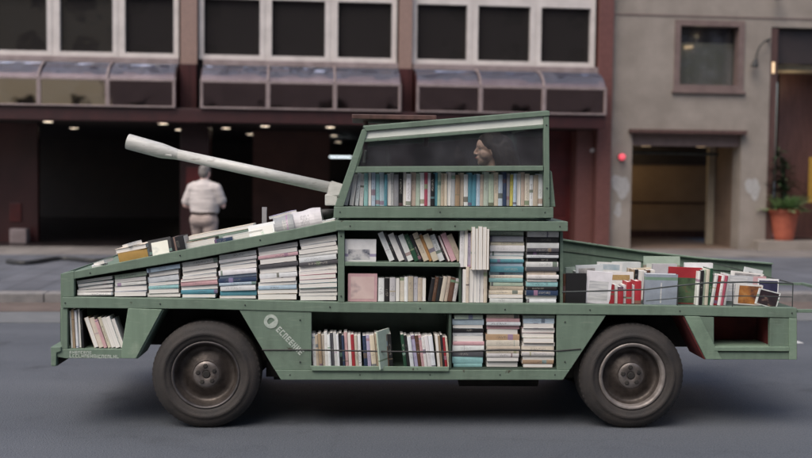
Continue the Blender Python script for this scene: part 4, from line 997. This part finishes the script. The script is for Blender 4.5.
o = face(344.8, 376, 261.8, 239.5, .02, 'white', 'white book with a grey landscape cover lying wide on the upper cabinet shelf', gs, d=.03, tilt=.06)
cover_patch(o, .08, .55, .12, .8, P_land)
cols = ['white', 'black', 'white', 'dark grey', 'white', 'dark green', 'black', 'cream', 'orange', 'cream', 'white', 'black', 'crimson', 'pink', 'beige']
row(383, 458, lambda x: 262.3, cols, 30, 'on the upper cabinet shelf', gs, dn=.03, lean=-.40, weights=[1.2, .7, 1.3, .6, 1.2, 1, .7, 1.2, .7, 1.3, 1.2, .5, .5, 1.2, 1.2])
o = face(348, 377, 301.8, 274, .018, 'pink', 'pale pink book facing out at the left end of the lower cabinet shelf', gs, d=.03, tilt=.05)
cover_patch(o, .1, .9, .1, .9, P_pink)
cols = ['white', 'black', 'pale grey', 'black', 'cream', 'white', 'beige', 'pale grey', 'beige', 'cream']
row(378, 426, 302.3, cols, 25, 'on the lower cabinet shelf', gs, dn=.03, W=.15)
cols = ['black', 'brown', 'black', 'cream', 'beige', 'brown', 'pale grey']
row(430, 458, 302.4, cols, 25, 'at the right of the lower shelf', gs, dn=.03, lean=.16)
# white magazines standing at the middle
gm = 'magazines bundled upright beside the cabinet shelves'
row(462.5, 487, 303, ['white', 'cream', 'white', 'pale grey', 'white', 'white', 'cream'], 35.5, 'in the lower bundle of white magazines', gm, dn=.0, W=.2, kindname='magazine', dj=.01, forep=.7)
row(459.5, 471, 267.3, ['white', 'white', 'lilac'], 37, 'in the upper left bundle of magazines', gm, dn=.0, W=.2, kindname='magazine', dj=.01, forep=.5)
row(470.5, 488, 269.5, ['cream', 'beige', 'cream', 'cream', 'beige'], 43, 'in the bulging cream bundle', gm, dn=-.045, W=.2, kindname='magazine', dj=.008, forep=.8)
# stacks right of the magazines
gr = 'books stacked flat beside the magazines'
stack(489, 524, 303.2, 232, ['white', 'cream', 'cream', 'beige', 'pale green', 'light teal', 'cream', 'pale blue', 'teal', 'pale blue', 'teal', 'teal', 'white', 'white', 'cream', 'grey', 'pale green'], 'the teal striped stack of the cabinet', gr, forep=.15, W=.16)
stack(526, 559, 303.4, 232, ['white', 'teal', 'navy', 'black', 'light teal', 'black', 'white', 'cream', 'dark grey', 'white', 'black', 'white', 'dark grey', 'dark grey', 'white', 'black', 'white'], 'the black and white cabinet stack', gr, forep=.12, W=.16)
# lower three stacks
gw = 'books stacked flat between the wheels'
stack(452, 484, 368.2, 315.5, ['light teal', 'light teal', 'dark grey', 'white', 'pink', 'white', 'pale grey', 'black', 'pale blue', 'pale blue', 'pale green'], 'the left stack between the wheels', gw, forep=.3)
stack(486, 520, 368.2, 315.5, ['black', 'dark grey', 'pale grey', 'cream', 'beige', 'cream', 'tan', 'cream', 'pink', 'white', 'pink', 'cream'], 'the middle stack between the wheels', gw, forep=.35)
stack(522, 555, 368.2, 316.2, ['brown', 'tan', 'beige', 'pale grey', 'cream', 'pale grey', 'beige', 'light teal', 'pink', 'white', 'pale blue', 'pale green'], 'the right stack between the wheels', gw, forep=.6)
# rack between the wheels
gk = 'books standing in the rack between the wheels'
cols = ['white', 'beige', 'tan', 'cream', 'white', 'white', 'dark grey', 'pale grey', 'white', 'black', 'navy', 'pink', 'brown', 'red', 'cream', 'white']
row(312, 361, 367.6, cols, 34.5, 'in the low rack between the wheels', gk, dn=.005, lean=-.06, W=.15)
cols = ['navy', 'lilac', 'cream', 'beige', 'grey', 'brown', 'black']
row(363, 392, 367.8, cols, 33.5, 'in the middle part of the low rack', gk, dn=.005, lean=-.08, W=.15)
s_, _z = V(391, 350)
face(374, 394, 368.0, 330.0, .012, 'pale green', 'pale yellow-green magazine leaning out of the low rack', gk, d=-.008, lean=-.14, tilt=.05, yaw=.9, hard=False)
cols = ['dark green', 'black', 'white', 'lilac', 'brown', 'pink', 'white', 'white', 'white']
row(402, 434, 368, cols, 33, 'right of the gap in the low rack', gk, dn=.005, lean=-.13, W=.15)
cols = ['cream', 'tan', 'black', 'red', 'cream']
row(436, 448.5, 368, cols, 33, 'at the right end of the low rack', gk, dn=.005, lean=-.10, W=.15)
# front locker
gf = 'books leaning in the front locker'
cols = ['white', 'tan', 'white', 'dark green', 'black']
row(69, 82, 348.8, cols, 38, 'in the front locker', gf, dn=.02, lean=-.05)
cols = ['tan', 'cream', 'pink', 'cream', 'white', 'white', 'white']
row(88, 119, 348.9, cols, 32, 'in the leaning locker group', gf, dn=.01, lean=-.32, forep=.5)

# things on the hood
gh = 'books and magazines lying on the hood'
def on_hood(x0, x1, W, T_, color, label, d=.03, up_=0.0, yaw=0.0, lift=0.0, hard=False, fore=True, curl=0, lean=0.0, cat='book', name='book'):
    s0 = V(x0, 260)[0]; s1 = V(x1, 260)[0]; s = (s0 + s1) / 2; L = (s1 - s0) / math.cos(slope)
    z = deck_z(s) + T_ / 2 + up_ + .003
    return put_book('flat', 0, s, d + W / 2, z, L, W, T_, color, label, gh, lean=-(slope + lean), yaw=yaw, hard=hard, fore=fore, curl=curl, cat=cat, name=name)
on_hood(89, 104, .12, .018, 'white', 'small white booklet, the nearest one to the nose of the hood', yaw=.2, lean=-.05)
on_hood(94, 107, .10, .022, 'pale grey', 'small pale grey booklet on top of the white one at the nose', up_=.020, yaw=-.4, lean=.1)
on_hood(117, 146, .26, .065, 'ochre', 'thick ochre volume lying on the front of the hood', hard=True, fore=False, yaw=.04)
on_hood(115, 146, .30, .030, 'cream', 'cream volume lying on the thick ochre one', up_=.068, yaw=-.03, hard=True)
on_hood(122, 136, .14, .02, 'white', 'small crumpled white booklet at the top of the ochre pile', up_=.10, yaw=.5, lean=.08)
o = face(149, 172, 259.8, 238.8, .014, 'black', 'black book with a pale label propped on the hood', gh, d=.03, lean=-slope, tilt=-.30)
cover_patch(o, .14, .86, .14, .86, P_cream)
on_hood(171, 184, .2, .10, 'black', 'black block of a book right of the one with the pale label', hard=True, fore=False)
on_hood(186, 252, .18, .024, 'cream', 'long cream magazine lying on the hood in front of the walking man', d=.10, up_=.062, fore=True)
on_hood(184, 214, .2, .045, 'beige', 'beige book under the long cream magazine', d=.06)
on_hood(214, 232, .12, .032, 'navy', 'navy paperback low on the hood under the cream magazine', d=.03, fore=False)
on_hood(222, 262, .16, .040, 'white', 'white paperback in the middle of the hood, right of the navy one', d=.05, up_=.002)
o = face(249, 276, 240.5, 224, .02, 'white', 'white leaflet with green and red dots propped on the hood', gh, d=.05, lean=-slope, tilt=-.35)
cover_patch(o, .2, .8, .1, .9, pic('dots', (.62, .62, .58), (.62, .62, .58), (.10, .35, .15), 26))
# curled magazines: rolled half-cylinders of paper
def rolled(x0, x1, r, d, color, label, up_=0.0):
    s0 = V(x0, 240)[0]; s1 = V(x1, 240)[0]; bm = NB(); n = 18; L = (s1 - s0) / math.cos(slope)
    prof = []
    for k in range(n + 1):
        a = math.pi * (1.12 - 1.24 * k / n); prof.append((r * 1.3 * math.cos(a), r * math.sin(a)))
    vs = []
    for x in [(-L / 2) + L * i / 8 for i in range(9)]:
        w = 1 + .05 * math.sin(x * 40)
        ring = [bm.verts.new((x, y * w, z * w)) for y, z in prof] + [bm.verts.new((x, y * .82 * w, z * .80 * w)) for y, z in prof[::-1]]
        vs.append(ring)
    m_ = len(vs[0])
    for a, b in zip(vs, vs[1:]):
        for k in range(m_):
            f = bm.faces.new((a[k], a[(k + 1) % m_], b[(k + 1) % m_], b[k])); f.material_index = 1 if k > n else 0
    bm.faces.new(vs[0]); bm.faces.new(vs[-1][::-1])
    me = bpy.data.meshes.new('magazine'); bmesh.ops.recalc_face_normals(bm, faces=bm.faces); bm.to_mesh(me); bm.free()
    me.materials.append(M['cover']); me.materials.append(M['pages'])
    o = bpy.data.objects.new('magazine', me); COL.objects.link(o); s = (s0 + s1) / 2
    o.matrix_world = V.M @ Matrix.Translation((s, d + r * 1.3, deck_z(s) + .02 + up_)) @ Matrix.Rotation(-slope, 4, 'Y'); o.color = col_jit(color)
    return tag(o, label, 'magazine', gh)
rolled(274, 294, .085, .04, 'grey', 'grey curled magazine arching on the hood, the left of the curled pair')
rolled(293, 322, .095, .06, 'pale grey', 'pale curled magazine nearest the turret')
on_hood(268, 292, .16, .02, 'lilac', 'lilac grey booklet sticking up behind the curled magazines', d=.16, up_=.10, lean=.06, yaw=.3)
o = face(262, 266.5, 226, 207.5, .03, 'grey', 'narrow grey book standing upright behind the white leaflet', gh, d=.35, tilt=0)
# dark bowl and white box by the gun
bm = NB(); s, z = V(326, 216.5, .35); zb_ = deck_z(s) + .012
lathe(bm, [(0, 0), (.03, 0), (.055, .03), (.068, .075), (.062, .075), (.048, .03), (0, .012)], 24, (0, 0, 0), 'Z')
o = link('bowl', bm, M['black'], None, smooth=True); o.matrix_world = V.M @ Matrix.Translation((s, .36, zb_)); tag(o, 'small black bowl on the hood beside the foot of the turret', 'bowl')
on_hood(316, 334, .22, .018, 'white', 'white booklet under the gun beside the turret', d=.50, up_=.02)
on_hood(322, 335, .12, .02, 'white', 'little white booklet in front of the black bowl', d=.03, up_=.0)

P_lines = varied('print_lines', (.66, .66, .65), (.42, .43, .45), 5, .5, bump=0, stretch=(16, 1.5, 1), detail=3)
P_photo = pic('photo', (.10, .11, .12), (.42, .41, .40), (.62, .60, .57), 13)
P_blue = pic('blue_tone', (.25, .36, .42), (.50, .55, .58), (.62, .62, .6), 9)
# rear bed
gb_ = 'books standing in the open rear bed'
def bed(x0, x1, ytop, T_, color, label, d, lean=0, tilt=0.0, yaw=0, patch=None, yb=None):
    y = yb or 306.0
    s0, _ = V(x0, 300, d); s1, _ = V(x1, 300, d); zt = V((x0 + x1) / 2, ytop, d)[1]
    zb = V((x0 + x1) / 2, 304.5 + (x0 + x1 - 1120) / 2 * .016, 0)[1] + .002
    ex = Matrix.Rotation(tilt, 4, 'X')
    o = put_book('face', 0, (s0 + s1) / 2, d + T_ / 2, (zb + zt) / 2, zt - zb, s1 - s0, T_, color, label, gb_, lean=lean, yaw=yaw, hard=T_ > .015, extra=ex)
    if patch: cover_patch(o, *patch)
    return o
bed(566, 586, 273.5, .03, 'black', 'black hardback facing out at the front left of the rear bed', .05, tilt=.05)
bed(562.6, 567.5, 274, .02, 'brown', 'thin brown book wedged beside the cabinet end', .09)
bed(586, 611, 271.5, .02, 'white', 'white magazine right of the black hardback', .06, lean=.07, tilt=.05, patch=(.1, .7, .12, .88, P_lines))
bed(576, 603, 265, .02, 'white', 'taller white book behind the white magazine', .22, tilt=.05, lean=-.05, patch=(.74, .92, .1, .7, P_photo))
bed(596, 621, 262.5, .02, 'white', 'tallest white book in the left part of the rear bed', .34, lean=.04, patch=(.8, .95, .1, .9, P_blue))
bed(566, 582, 267, .02, 'pale green', 'pale green book behind the black hardback', .45, lean=-.07)
bed(608, 633, 272, .02, 'white', 'white book with a gold label behind the red volumes', .24, patch=(.72, .9, .12, .85, P_gold))
bed(628, 651, 268, .02, 'cream', 'cream book behind the grey blue folder', .42, lean=-.05, patch=(.7, .93, .2, .9, P_photo))
for k, (xa, xb) in enumerate(((611, 616.5), (620.5, 625.5), (629, 634), (637.5, 643.5))):
    s0 = V(xa, 300)[0]; s1 = V(xb, 300)[0]; y1 = (286, 288, 283, 282)[k]; s, zb2 = V((xa + xb) / 2, 305.6); H = (305.4 - y1) / 152.7
    put_book('stand', 0, s, .13, zb2 + H / 2 + .004, H, .13, s1 - s0, 'red', 'red volume, %s of four in the rear bed' % ['leftmost', 'second from the left', 'third from the left', 'rightmost'][k], gb_, hard=True)
for k, (xa, xb) in enumerate(((616.6, 620.2), (625.7, 628.8), (634.2, 637.2))):
    s0 = V(xa, 300)[0]; s1 = V(xb, 300)[0]; s, zb2 = V((xa + xb) / 2, 305.6); H = 19 / 152.7
    put_book('stand', 0, s, .14, zb2 + H / 2 + .004, H, .12, s1 - s0, 'white', 'thin white book, %s between the red volumes' % ORD[k], gb_)
bed(645, 677, 274, .05, 'pale blue', 'grey blue folder facing out in the middle of the rear bed', .06, tilt=.05, lean=.015, patch=(.05, .72, .48, .52, P_lines)).color = (.30, .34, .40, 1)
bed(643, 679, 256.5, .02, 'pale green', 'pale book with orange lettering standing at the back of the bed', .85, patch=(.35, .8, .08, .92, P_text))
bed(668, 701, 267.5, .03, 'red', 'red topped book with a dark green picture', .14, tilt=.04, lean=.03, patch=(.02, .72, .05, .92, P_green))
row(701, 716, 307, ['white', 'black', 'pale green', 'cream', 'dark green'], 37, 'right of the red topped book', gb_, dn=.08, W=.15, lean=.04, forep=0)
row(716, 732, 307.2, ['white', 'red', 'white', 'crimson', 'pale grey'], 32, 'in the leaning lot in the rear bed', gb_, dn=.07, W=.15, lean=.14, forep=0)
bed(724, 752, 276, .03, 'pale grey', 'pale grey folder behind the orange picture book', .30, lean=.05, patch=(.4, .95, .1, .8, P_lines))
bed(730, 762, 272.5, .025, 'white', 'white magazine slumping at the back of the right group', .52, lean=.1, patch=(.6, .95, .1, .9, P_photo))
bed(738, 766, 277, .02, 'pink', 'pale pink magazine between the slumping white one and the picture book', .40, lean=-.04)
bed(735, 762, 284.5, .02, 'white', 'white book with an orange and purple picture', .12, lean=.06, tilt=.04, patch=(.06, .93, .14, .94, P_orange))
bed(758, 778, 279, .02, 'white', 'navy picture book behind the small dark one', .20, lean=.03, patch=(.04, .93, .03, .95, pic('navy', (.02, .02, .05), (.04, .04, .09), (.1, .1, .16), 9)))
bed(757, 779, 290.5, .014, 'white', 'small dark picture book leaning at the right end of the rear bed', .05, lean=.24, tilt=.04, patch=(.06, .94, .08, .94, P_dark))
bed(612, 640, 262, .03, 'white', 'white book standing deep in the bed behind the cream one', .70)
bed(684, 712, 263, .03, 'white', 'white book deep behind the red topped one', .60)
bed(652, 676, 264, .03, 'pale grey', 'pale grey book deep behind the folder', .60)
bed(742, 760, 268.5, .03, 'white', 'white book standing at the far right back of the bed', .8, lean=.2)

row(587, 609, 306.5, ['white', 'pale grey', 'dark grey', 'white', 'cream'], 30, 'behind the white magazine of the bed', gb_, dn=.34, W=.14, lean=-.10, forep=.3)
row(643, 668, 306.5, ['tan', 'black', 'white', 'pale blue', 'brown', 'white'], 33, 'behind the blue folder of the bed', gb_, dn=.34, W=.14, lean=.07, forep=.3)
row(712, 740, 307.0, ['white', 'dark grey', 'white', 'pink', 'pale grey', 'white'], 31, 'in the back row right of the red book', gb_, dn=.52, W=.14, lean=-.16, forep=.4)
print('books', len(BOOKS))

# ================================================================== PEOPLE
def sph(bm, c, r, rot=None, sub=3):
    mt = Matrix.Translation(c) @ (rot or Matrix.Identity(4)) @ Matrix.Diagonal((*(r if isinstance(r, (tuple, list)) else (r, r, r)), 1))
    bmesh.ops.create_icosphere(bm, subdivisions=sub, radius=1, matrix=mt)
def cap(bm, a, b, ra, rb, k=1.0):
    """tapered limb; k flattens it front to back"""
    a = Vector(a); b = Vector(b)
    n0 = len(bm.verts); tube(bm, a, b, ra, rb, 20)
    bm.verts.ensure_lookup_table(); vs = bm.verts[n0:]
    mid = (a + b) / 2
    if k != 1.0:
        for v in vs:
            t = (v.co - a).dot(b - a) / max(1e-9, (b - a).length_squared); cy = a.y + (b.y - a.y) * t
            v.co.y = cy + (v.co.y - cy) * k
    sph(bm, a, (ra, ra * k, ra)); sph(bm, b, (rb, rb * k, rb))
def remesh(name, bm, mat, voxel, parent, smooth_it=3):
    o = link(name, bm, mat, None)
    m = o.modifiers.new('r', 'REMESH'); m.mode = 'VOXEL'; m.voxel_size = voxel; m.use_smooth_shade = True
    if smooth_it:
        s = o.modifiers.new('s', 'SMOOTH'); s.iterations = smooth_it; s.factor = .5
    dg = bpy.context.evaluated_depsgraph_get(); dg.update()
    me = bpy.data.meshes.new_from_object(o.evaluated_get(dg)); o.modifiers.clear(); old = o.data; o.data = me; me.name = name; bpy.data.meshes.remove(old)
    if not me.materials: me.materials.append(mat)
    for p in me.polygons: p.use_smooth = True
    o.parent = parent; return o
def head_shapes(bm, c, f=Vector((0, 1, 0)), s=1.0):
    """skull, jaw and features around centre c, looking along f (horizontal unit vector)"""
    c = Vector(c); f = Vector(f); l = Vector((-f.y, f.x, 0)); u = Vector((0, 0, 1))
    rot = Matrix((f, l, u)).transposed().to_4x4()
    def P(x, y, z): return c + (f * x + l * y + u * z) * s
    def S(x, y, z, r): sph(bm, P(x, y, z), [q * s for q in r], rot)
    S(-.014, 0, .028, (.094, .076, .086)); S(.016, 0, -.026, (.066, .060, .078)); S(.034, 0, -.070, (.044, .044, .034))
    S(.058, 0, -.088, (.020, .022, .016)); S(-.03, 0, -.02, (.06, .060, .06)); S(.040, 0, .030, (.046, .058, .052)); S(.052, 0, -.050, (.030, .034, .034))
    cap(bm, P(.080, 0, .014), P(.100, 0, -.020), .0075 * s, .0085 * s); S(.097, 0, -.026, (.011, .0095, .0085))
    for sg in (-1, 1): S(.090, sg * .010, -.029, (.008, .006, .006))
    S(.080, 0, -.050, (.0115, .020, .0055)); S(.078, 0, -.060, (.0115, .018, .0060))
    for sg in (-1, 1):
        S(.070, sg * .030, .020, (.013, .020, .008)); S(.050, sg * .036, -.024, (.026, .024, .026)); S(.035, sg * .045, -.035, (.03, .02, .03)); S(.0655, sg * .031, .011, (.0135, .016, .0045)); S(.064, sg * .031, -.008, (.012, .015, .004))
        S(-.008, sg * .077, -.008, (.018, .008, .030)); S(-.002, sg * .078, -.028, (.010, .007, .012))
    return P
def hand_shapes(bm, w, direction, side, curl=.5, s=1.0):
    """palm, four bent fingers and a thumb starting at wrist w, pointing along direction; side = thumb side"""
    w = Vector(w); d = Vector(direction).normalized(); t = Vector(side); t = (t - d * t.dot(d)).normalized(); nrm = d.cross(t)
    for k in range(4):
        o_ = t * (.030 - .019 * k) * s; cap(bm, w + d * .01 + o_ * .6, w + d * .085 * s + o_, .015 * s, .012 * s)
        ln = (.042, .047, .043, .034)[k] * s; p = w + d * .085 * s + o_; dd = d.copy()
        for j in range(3):
            dd = (dd + nrm * curl * .55).normalized(); q = p + dd * ln * (1, .65, .5)[j]; cap(bm, p, q, (.0095 - .001 * j) * s, (.0085 - .001 * j) * s); p = q
    p = w + d * .03 * s + t * .03 * s; q = p + (d * .6 + t * .7).normalized() * .04 * s; cap(bm, p, q, .012 * s, .010 * s)
    r = q + (d * .9 + t * .15 + nrm * .3).normalized() * .032 * s; cap(bm, q, r, .010 * s, .0085 * s)

# walking man seen from behind -------------------------------------------
g = B.ground(204, 276.5, z=.12)
MAN = empty('person'); MAN.location = B.M @ Vector((g[0], g[1], .124)); MAN.rotation_euler = (0, 0, R(-14))
tag(MAN, 'man in a white shirt and off-white trousers walking away along the pavement, seen from behind', 'person')
bm = NB()
J = dict(hipL=(-.10, 0, .82), hipR=(.10, 0, .82), kneeL=(-.11, .10, .45), kneeR=(.10, -.02, .45), ankL=(-.11, .04, .09), ankR=(.10, -.16, .12), shL=(-.19, 0, 1.30), shR=(.19, 0, 1.30),
         elL=(-.285, -.02, 1.06), elR=(.262, .05, 1.08), wrL=(-.20, .19, .99), wrR=(.17, .27, 1.05))
def torso(bm, e=0.0):
    for k in range(29):
        t = k / 28; z = .86 + .47 * t; rx = .178 + .034 * math.sin(t * 3.1) + .012 * t - max(0, t - .86) * .35; ry = .150 + .012 * math.sin(t * 3) - .035 * t
        sph(bm, (0, .012 * math.sin(t * 3), z), (rx + e, ry + e, .085 + e))
    cap(bm, (-.145, 0, 1.305), (.145, 0, 1.305), .078 + e, .078 + e)
torso(bm); cap(bm, (0, -.005, 1.33), (0, .02, 1.46), .066, .058)
for q in 'LR':
    cap(bm, J['hip' + q], J['knee' + q], .098, .064); cap(bm, J['knee' + q], J['ank' + q], .062, .040)
    a = Vector(J['ank' + q]); cap(bm, a + Vector((0, -.03, -.05)), a + Vector((0, .14, -.06)), .035, .03)
    cap(bm, J['sh' + q], J['el' + q], .062, .046); cap(bm, J['el' + q], J['wr' + q], .045, .029)
hand_shapes(bm, J['wrL'], Vector(J['wrL']) - Vector(J['elL']), (0, 0, 1), .5); hand_shapes(bm, J['wrR'], Vector(J['wrR']) - Vector(J['elR']), (0, 0, 1), .5)
Ph = head_shapes(bm, (0, .03, 1.535), (0, 1, 0), .97)
remesh('body', bm, M['skin'], .0065, MAN)
bm = NB(); torso(bm, .016)
for q in 'LR':
    a = Vector(J['sh' + q]); b = Vector(J['el' + q]); cap(bm, a, a.lerp(b, .80), .082, .078)
cap(bm, (0, 0, 1.33), (0, .0, 1.385), .085, .074)
# cut below the belt
geom = bm.verts[:] + bm.edges[:] + bm.faces[:]
sh = remesh('shirt', bm, M['shirt'], .009, MAN, 12)
def cut(o, z, keep_above=True):
    b = NB(); b.from_mesh(o.data)
    bmesh.ops.bisect_plane(b, geom=b.verts[:] + b.edges[:] + b.faces[:], plane_co=(0, 0, z), plane_no=(0, 0, 1), clear_inner=keep_above, clear_outer=not keep_above)
    es = [e for e in b.edges if e.is_boundary]
    if es: bmesh.ops.holes_fill(b, edges=es)
    # cloth folds
    for v in b.verts: 
        n_ = noise.noise(v.co * 9) * .006 + noise.noise(Vector((v.co.x * 6, v.co.y * 6, v.co.z * 24))) * .005; v.co += v.normal * n_
    b.to_mesh(o.data); b.free()
cut(sh, .945)
bm = NB(); sph(bm, (0, 0, .90), (.198, .158, .135)); cap(bm, (-.08, -.055, .84), (.08, -.055, .84), .115, .115)
for q in 'LR':
    a = Vector(J['knee' + q]); b = Vector(J['ank' + q]); cap(bm, J['hip' + q], a, .118, .086); cap(bm, a, a.lerp(b, .96), .084, .072)
tr = remesh('trousers', bm, M['trousers'], .009, MAN); cut(tr, .942, False)
bm = NB(); n = 40; ringv = []
for k in range(n):
    a = 2 * math.pi * k / n; c_, s_2 = math.cos(a), math.sin(a)
    ringv.append([bm.verts.new((r1 * c_, r2 * s_2, z)) for r1, r2, z in ((.207, .170, .925), (.207, .170, .958), (.190, .15, .958), (.190, .15, .925))])
for k in range(n):
    for j in range(4): bm.faces.new((ringv[k][j], ringv[k][(j + 1) % 4], ringv[(k + 1) % n][(j + 1) % 4], ringv[(k + 1) % n][j]))
link('belt', bm, M['leather'], MAN, smooth=True)
bm = NB(); sph(bm, (0, .018, 1.572), (.082, .098, .088)); sph(bm, (0, -.02, 1.53), (.073, .068, .075)); sph(bm, (0, -.03, 1.49), (.055, .045, .04))
hr = remesh('hair', bm, M['hair_grey'], .005, MAN, 2)
bb = NB(); bb.from_mesh(hr.data)
bmesh.ops.bisect_plane(bb, geom=bb.verts[:] + bb.edges[:] + bb.faces[:], plane_co=(0, .075, 1.575), plane_no=(0, -.75, .45), clear_inner=True)
for v in bb.verts: v.co += v.normal * noise.noise(v.co * 60) * .004
bb.to_mesh(hr.data); bb.free()
for q in 'LR':
    a = Vector(J['ank' + q]); zs = -.085 if q == 'L' else -.095
    bm = NB(); cap(bm, a + Vector((0, -.035, -.045)), a + Vector((0, .15, -.056)), .046, .040); so = remesh('shoe', bm, M['leather'], .006, MAN, 2)
    for v in so.data.vertices: v.co.z = max(v.co.z, .002 if q == 'L' else .0)
for sg in (-1, 1):
    bm = NB(); sph(bm, Ph(.0625, sg * .031, .002), .011, sub=2); link('eye', bm, M['eye'], MAN, smooth=True)

# woman in the turret -------------------------------------------
hs, hz = V(489, 150, .75)
WO = empty('person'); WO.location = V.M @ Vector((hs, .75, hz - 1.24 * 1.07)); WO.rotation_euler = (0, 0, V.yaw + R(90 + 6)); WO.scale = (1.07, 1.07, 1.07)
tag(WO, 'person with long dark hair seated behind the turret window, face turned left', 'person')
# local frame of the figure: +y is where she looks (left in the picture), origin 1.24 m below the head centre
bm = NB(); Pw = head_shapes(bm, (0, 0, 1.24), (0, 1, 0), 1.0)
cap(bm, (0, -.045, 1.02), (0, -.02, 1.19), .052, .050)
sph(bm, (0, -.05, .52), (.17, .14, .12)); sph(bm, (0, -.06, .70), (.135, .11, .15)); sph(bm, (0, -.06, .88), (.155, .115, .16)); cap(bm, (-.11, -.06, .985), (.11, -.06, .985), .055, .055)
for sg in (-1, 1):
    cap(bm, (sg * .09, -.02, .50), (sg * .10, .38, .50), .085, .060); cap(bm, (sg * .10, .38, .50), (sg * .10, .34, .12), .058, .038); cap(bm, (sg * .10, .31, .07), (sg * .10, .46, .05), .034, .026)
    cap(bm, (sg * .16, -.06, .97), (sg * .20, -.05, .72), .048, .038); cap(bm, (sg * .20, -.05, .72), (sg * .13, .16, .62), .037, .025)
    hand_shapes(bm, (sg * .13, .16, .62), (-sg * .1, 1, -.15), (-sg, 0, .2), .35, .92)
remesh('body', bm, M['skin'], .005, WO, 7)
bm = NB(); sph(bm, (0, -.05, .52), (.182, .152, .13)); sph(bm, (0, -.06, .70), (.148, .122, .16)); sph(bm, (0, -.06, .88), (.168, .128, .165)); cap(bm, (-.11, -.06, .99), (.11, -.06, .99), .068, .068)
for sg in (-1, 1): cap(bm, (sg * .16, -.06, .97), (sg * .20, -.05, .72), .060, .050); cap(bm, (sg * .20, -.05, .72), (sg * .145, .10, .645), .050, .042)
remesh('blouse', bm, M['blouse'], .008, WO)
bm = NB()
sph(bm, (0, -.022, 1.288), (.090, .098, .082)); sph(bm, (0, -.085, 1.24), (.100, .090, .105)); sph(bm, (0, -.120, 1.16), (.115, .090, .11)); sph(bm, (0, -.13, 1.04), (.12, .080, .12))
for sg in (-1, 1):
    for k in range(9):
        a0 = (sg * .030, .040 - k * .010, 1.328 - .001 * k); a1 = (sg * (.078 + .003 * k), -.006 - k * .017, 1.265 - .006 * k); a2 = (sg * (.092 + .004 * (k % 2) + .003 * k), -.045 - k * .017, 1.17 - .008 * k); a3 = (sg * (.11 + .004 * (k % 3)), -.05 - .014 * k, .98 - .02 * (k % 3))
        cap(bm, a0, a1, .020, .021); cap(bm, a1, a2, .021, .024); cap(bm, a2, a3, .024, .014)
remesh('hair', bm, M['hair_dk'], .005, WO, 2)
hh = [o for o in WO.children if o.name.startswith('hair')][0]
for v in hh.data.vertices:
    n_ = noise.noise(Vector((v.co.x * 34, v.co.y * 34, v.co.z * 12))) * .007; v.co += v.normal * n_
for sg in (-1, 1):
    bm = NB(); sph(bm, Pw(.0635, sg * .031, .002), .011, sub=2); link('eye', bm, M['eye'], WO, smooth=True)
    bm = NB(); cap(bm, Pw(.0815, sg * .018, .024), Pw(.073, sg * .045, .026), .0035, .0025); link('eyebrow', bm, M['hair_dk'], WO, smooth=True)
bm = NB(); cap(bm, Pw(.0885, -.011, -.055), Pw(.0885, .011, -.055), .0042, .0042); link('lips', bm, varied('lip', (.36, .10, .09), (.42, .13, .11), 9, .4, bump=0), WO, smooth=True)

# ================================================================== LIGHT
w = bpy.data.worlds.new('World'); scene.world = w; w.use_nodes = True; nt = w.node_tree
bg = nt.nodes['Background']; sky = nt.nodes.new('ShaderNodeTexSky'); sky.sky_type = 'NISHITA'; sky.sun_disc = False
EL, AZ = R(55), R(215)       # azimuth measured clockwise from +Y
sky.sun_elevation = EL; sky.sun_rotation = AZ; sky.air_density = 1.0; sky.dust_density = 4.5; sky.ozone_density = 1.0
nt.links.new(sky.outputs[0], bg.inputs[0]); bg.inputs[1].default_value = .13
ld = bpy.data.lights.new('sun', 'SUN'); ld.energy = 1.25; ld.angle = R(45); ld.color = (1, .95, .89)
sun = bpy.data.objects.new('sun', ld); COL.objects.link(sun)
dirv = Vector((math.sin(AZ) * math.cos(EL), math.cos(AZ) * math.cos(EL), math.sin(EL)))
sun.rotation_euler = (-dirv).to_track_quat('-Z', 'Y').to_euler()
def plight(name, s, d, z, e, c, r=.15):
    l = bpy.data.lights.new(name, 'POINT'); l.energy = e; l.color = c; l.shadow_soft_size = r
    o = bpy.data.objects.new(name, l); COL.objects.link(o); o.location = B.M @ Vector((s, d, z)); return o
plight('garage_light', 5.6, 2.6, 2.1, 9, (1, .72, .38))
plight('hall_light', 8.6, .75, 3.75, 1.5, (1, .75, .5))
plight('room_light', 6.3, .345, 4.7, .25, (1, .85, .55), .03)

scene.view_settings.view_transform = 'Standard'; scene.view_settings.look = 'None'
scene.view_settings.gamma = 1; scene.view_settings.exposure = 0.72
scene.view_settings.use_curve_mapping = False
scene.render.engine = 'CYCLES'
scene.cycles.max_bounces = 8
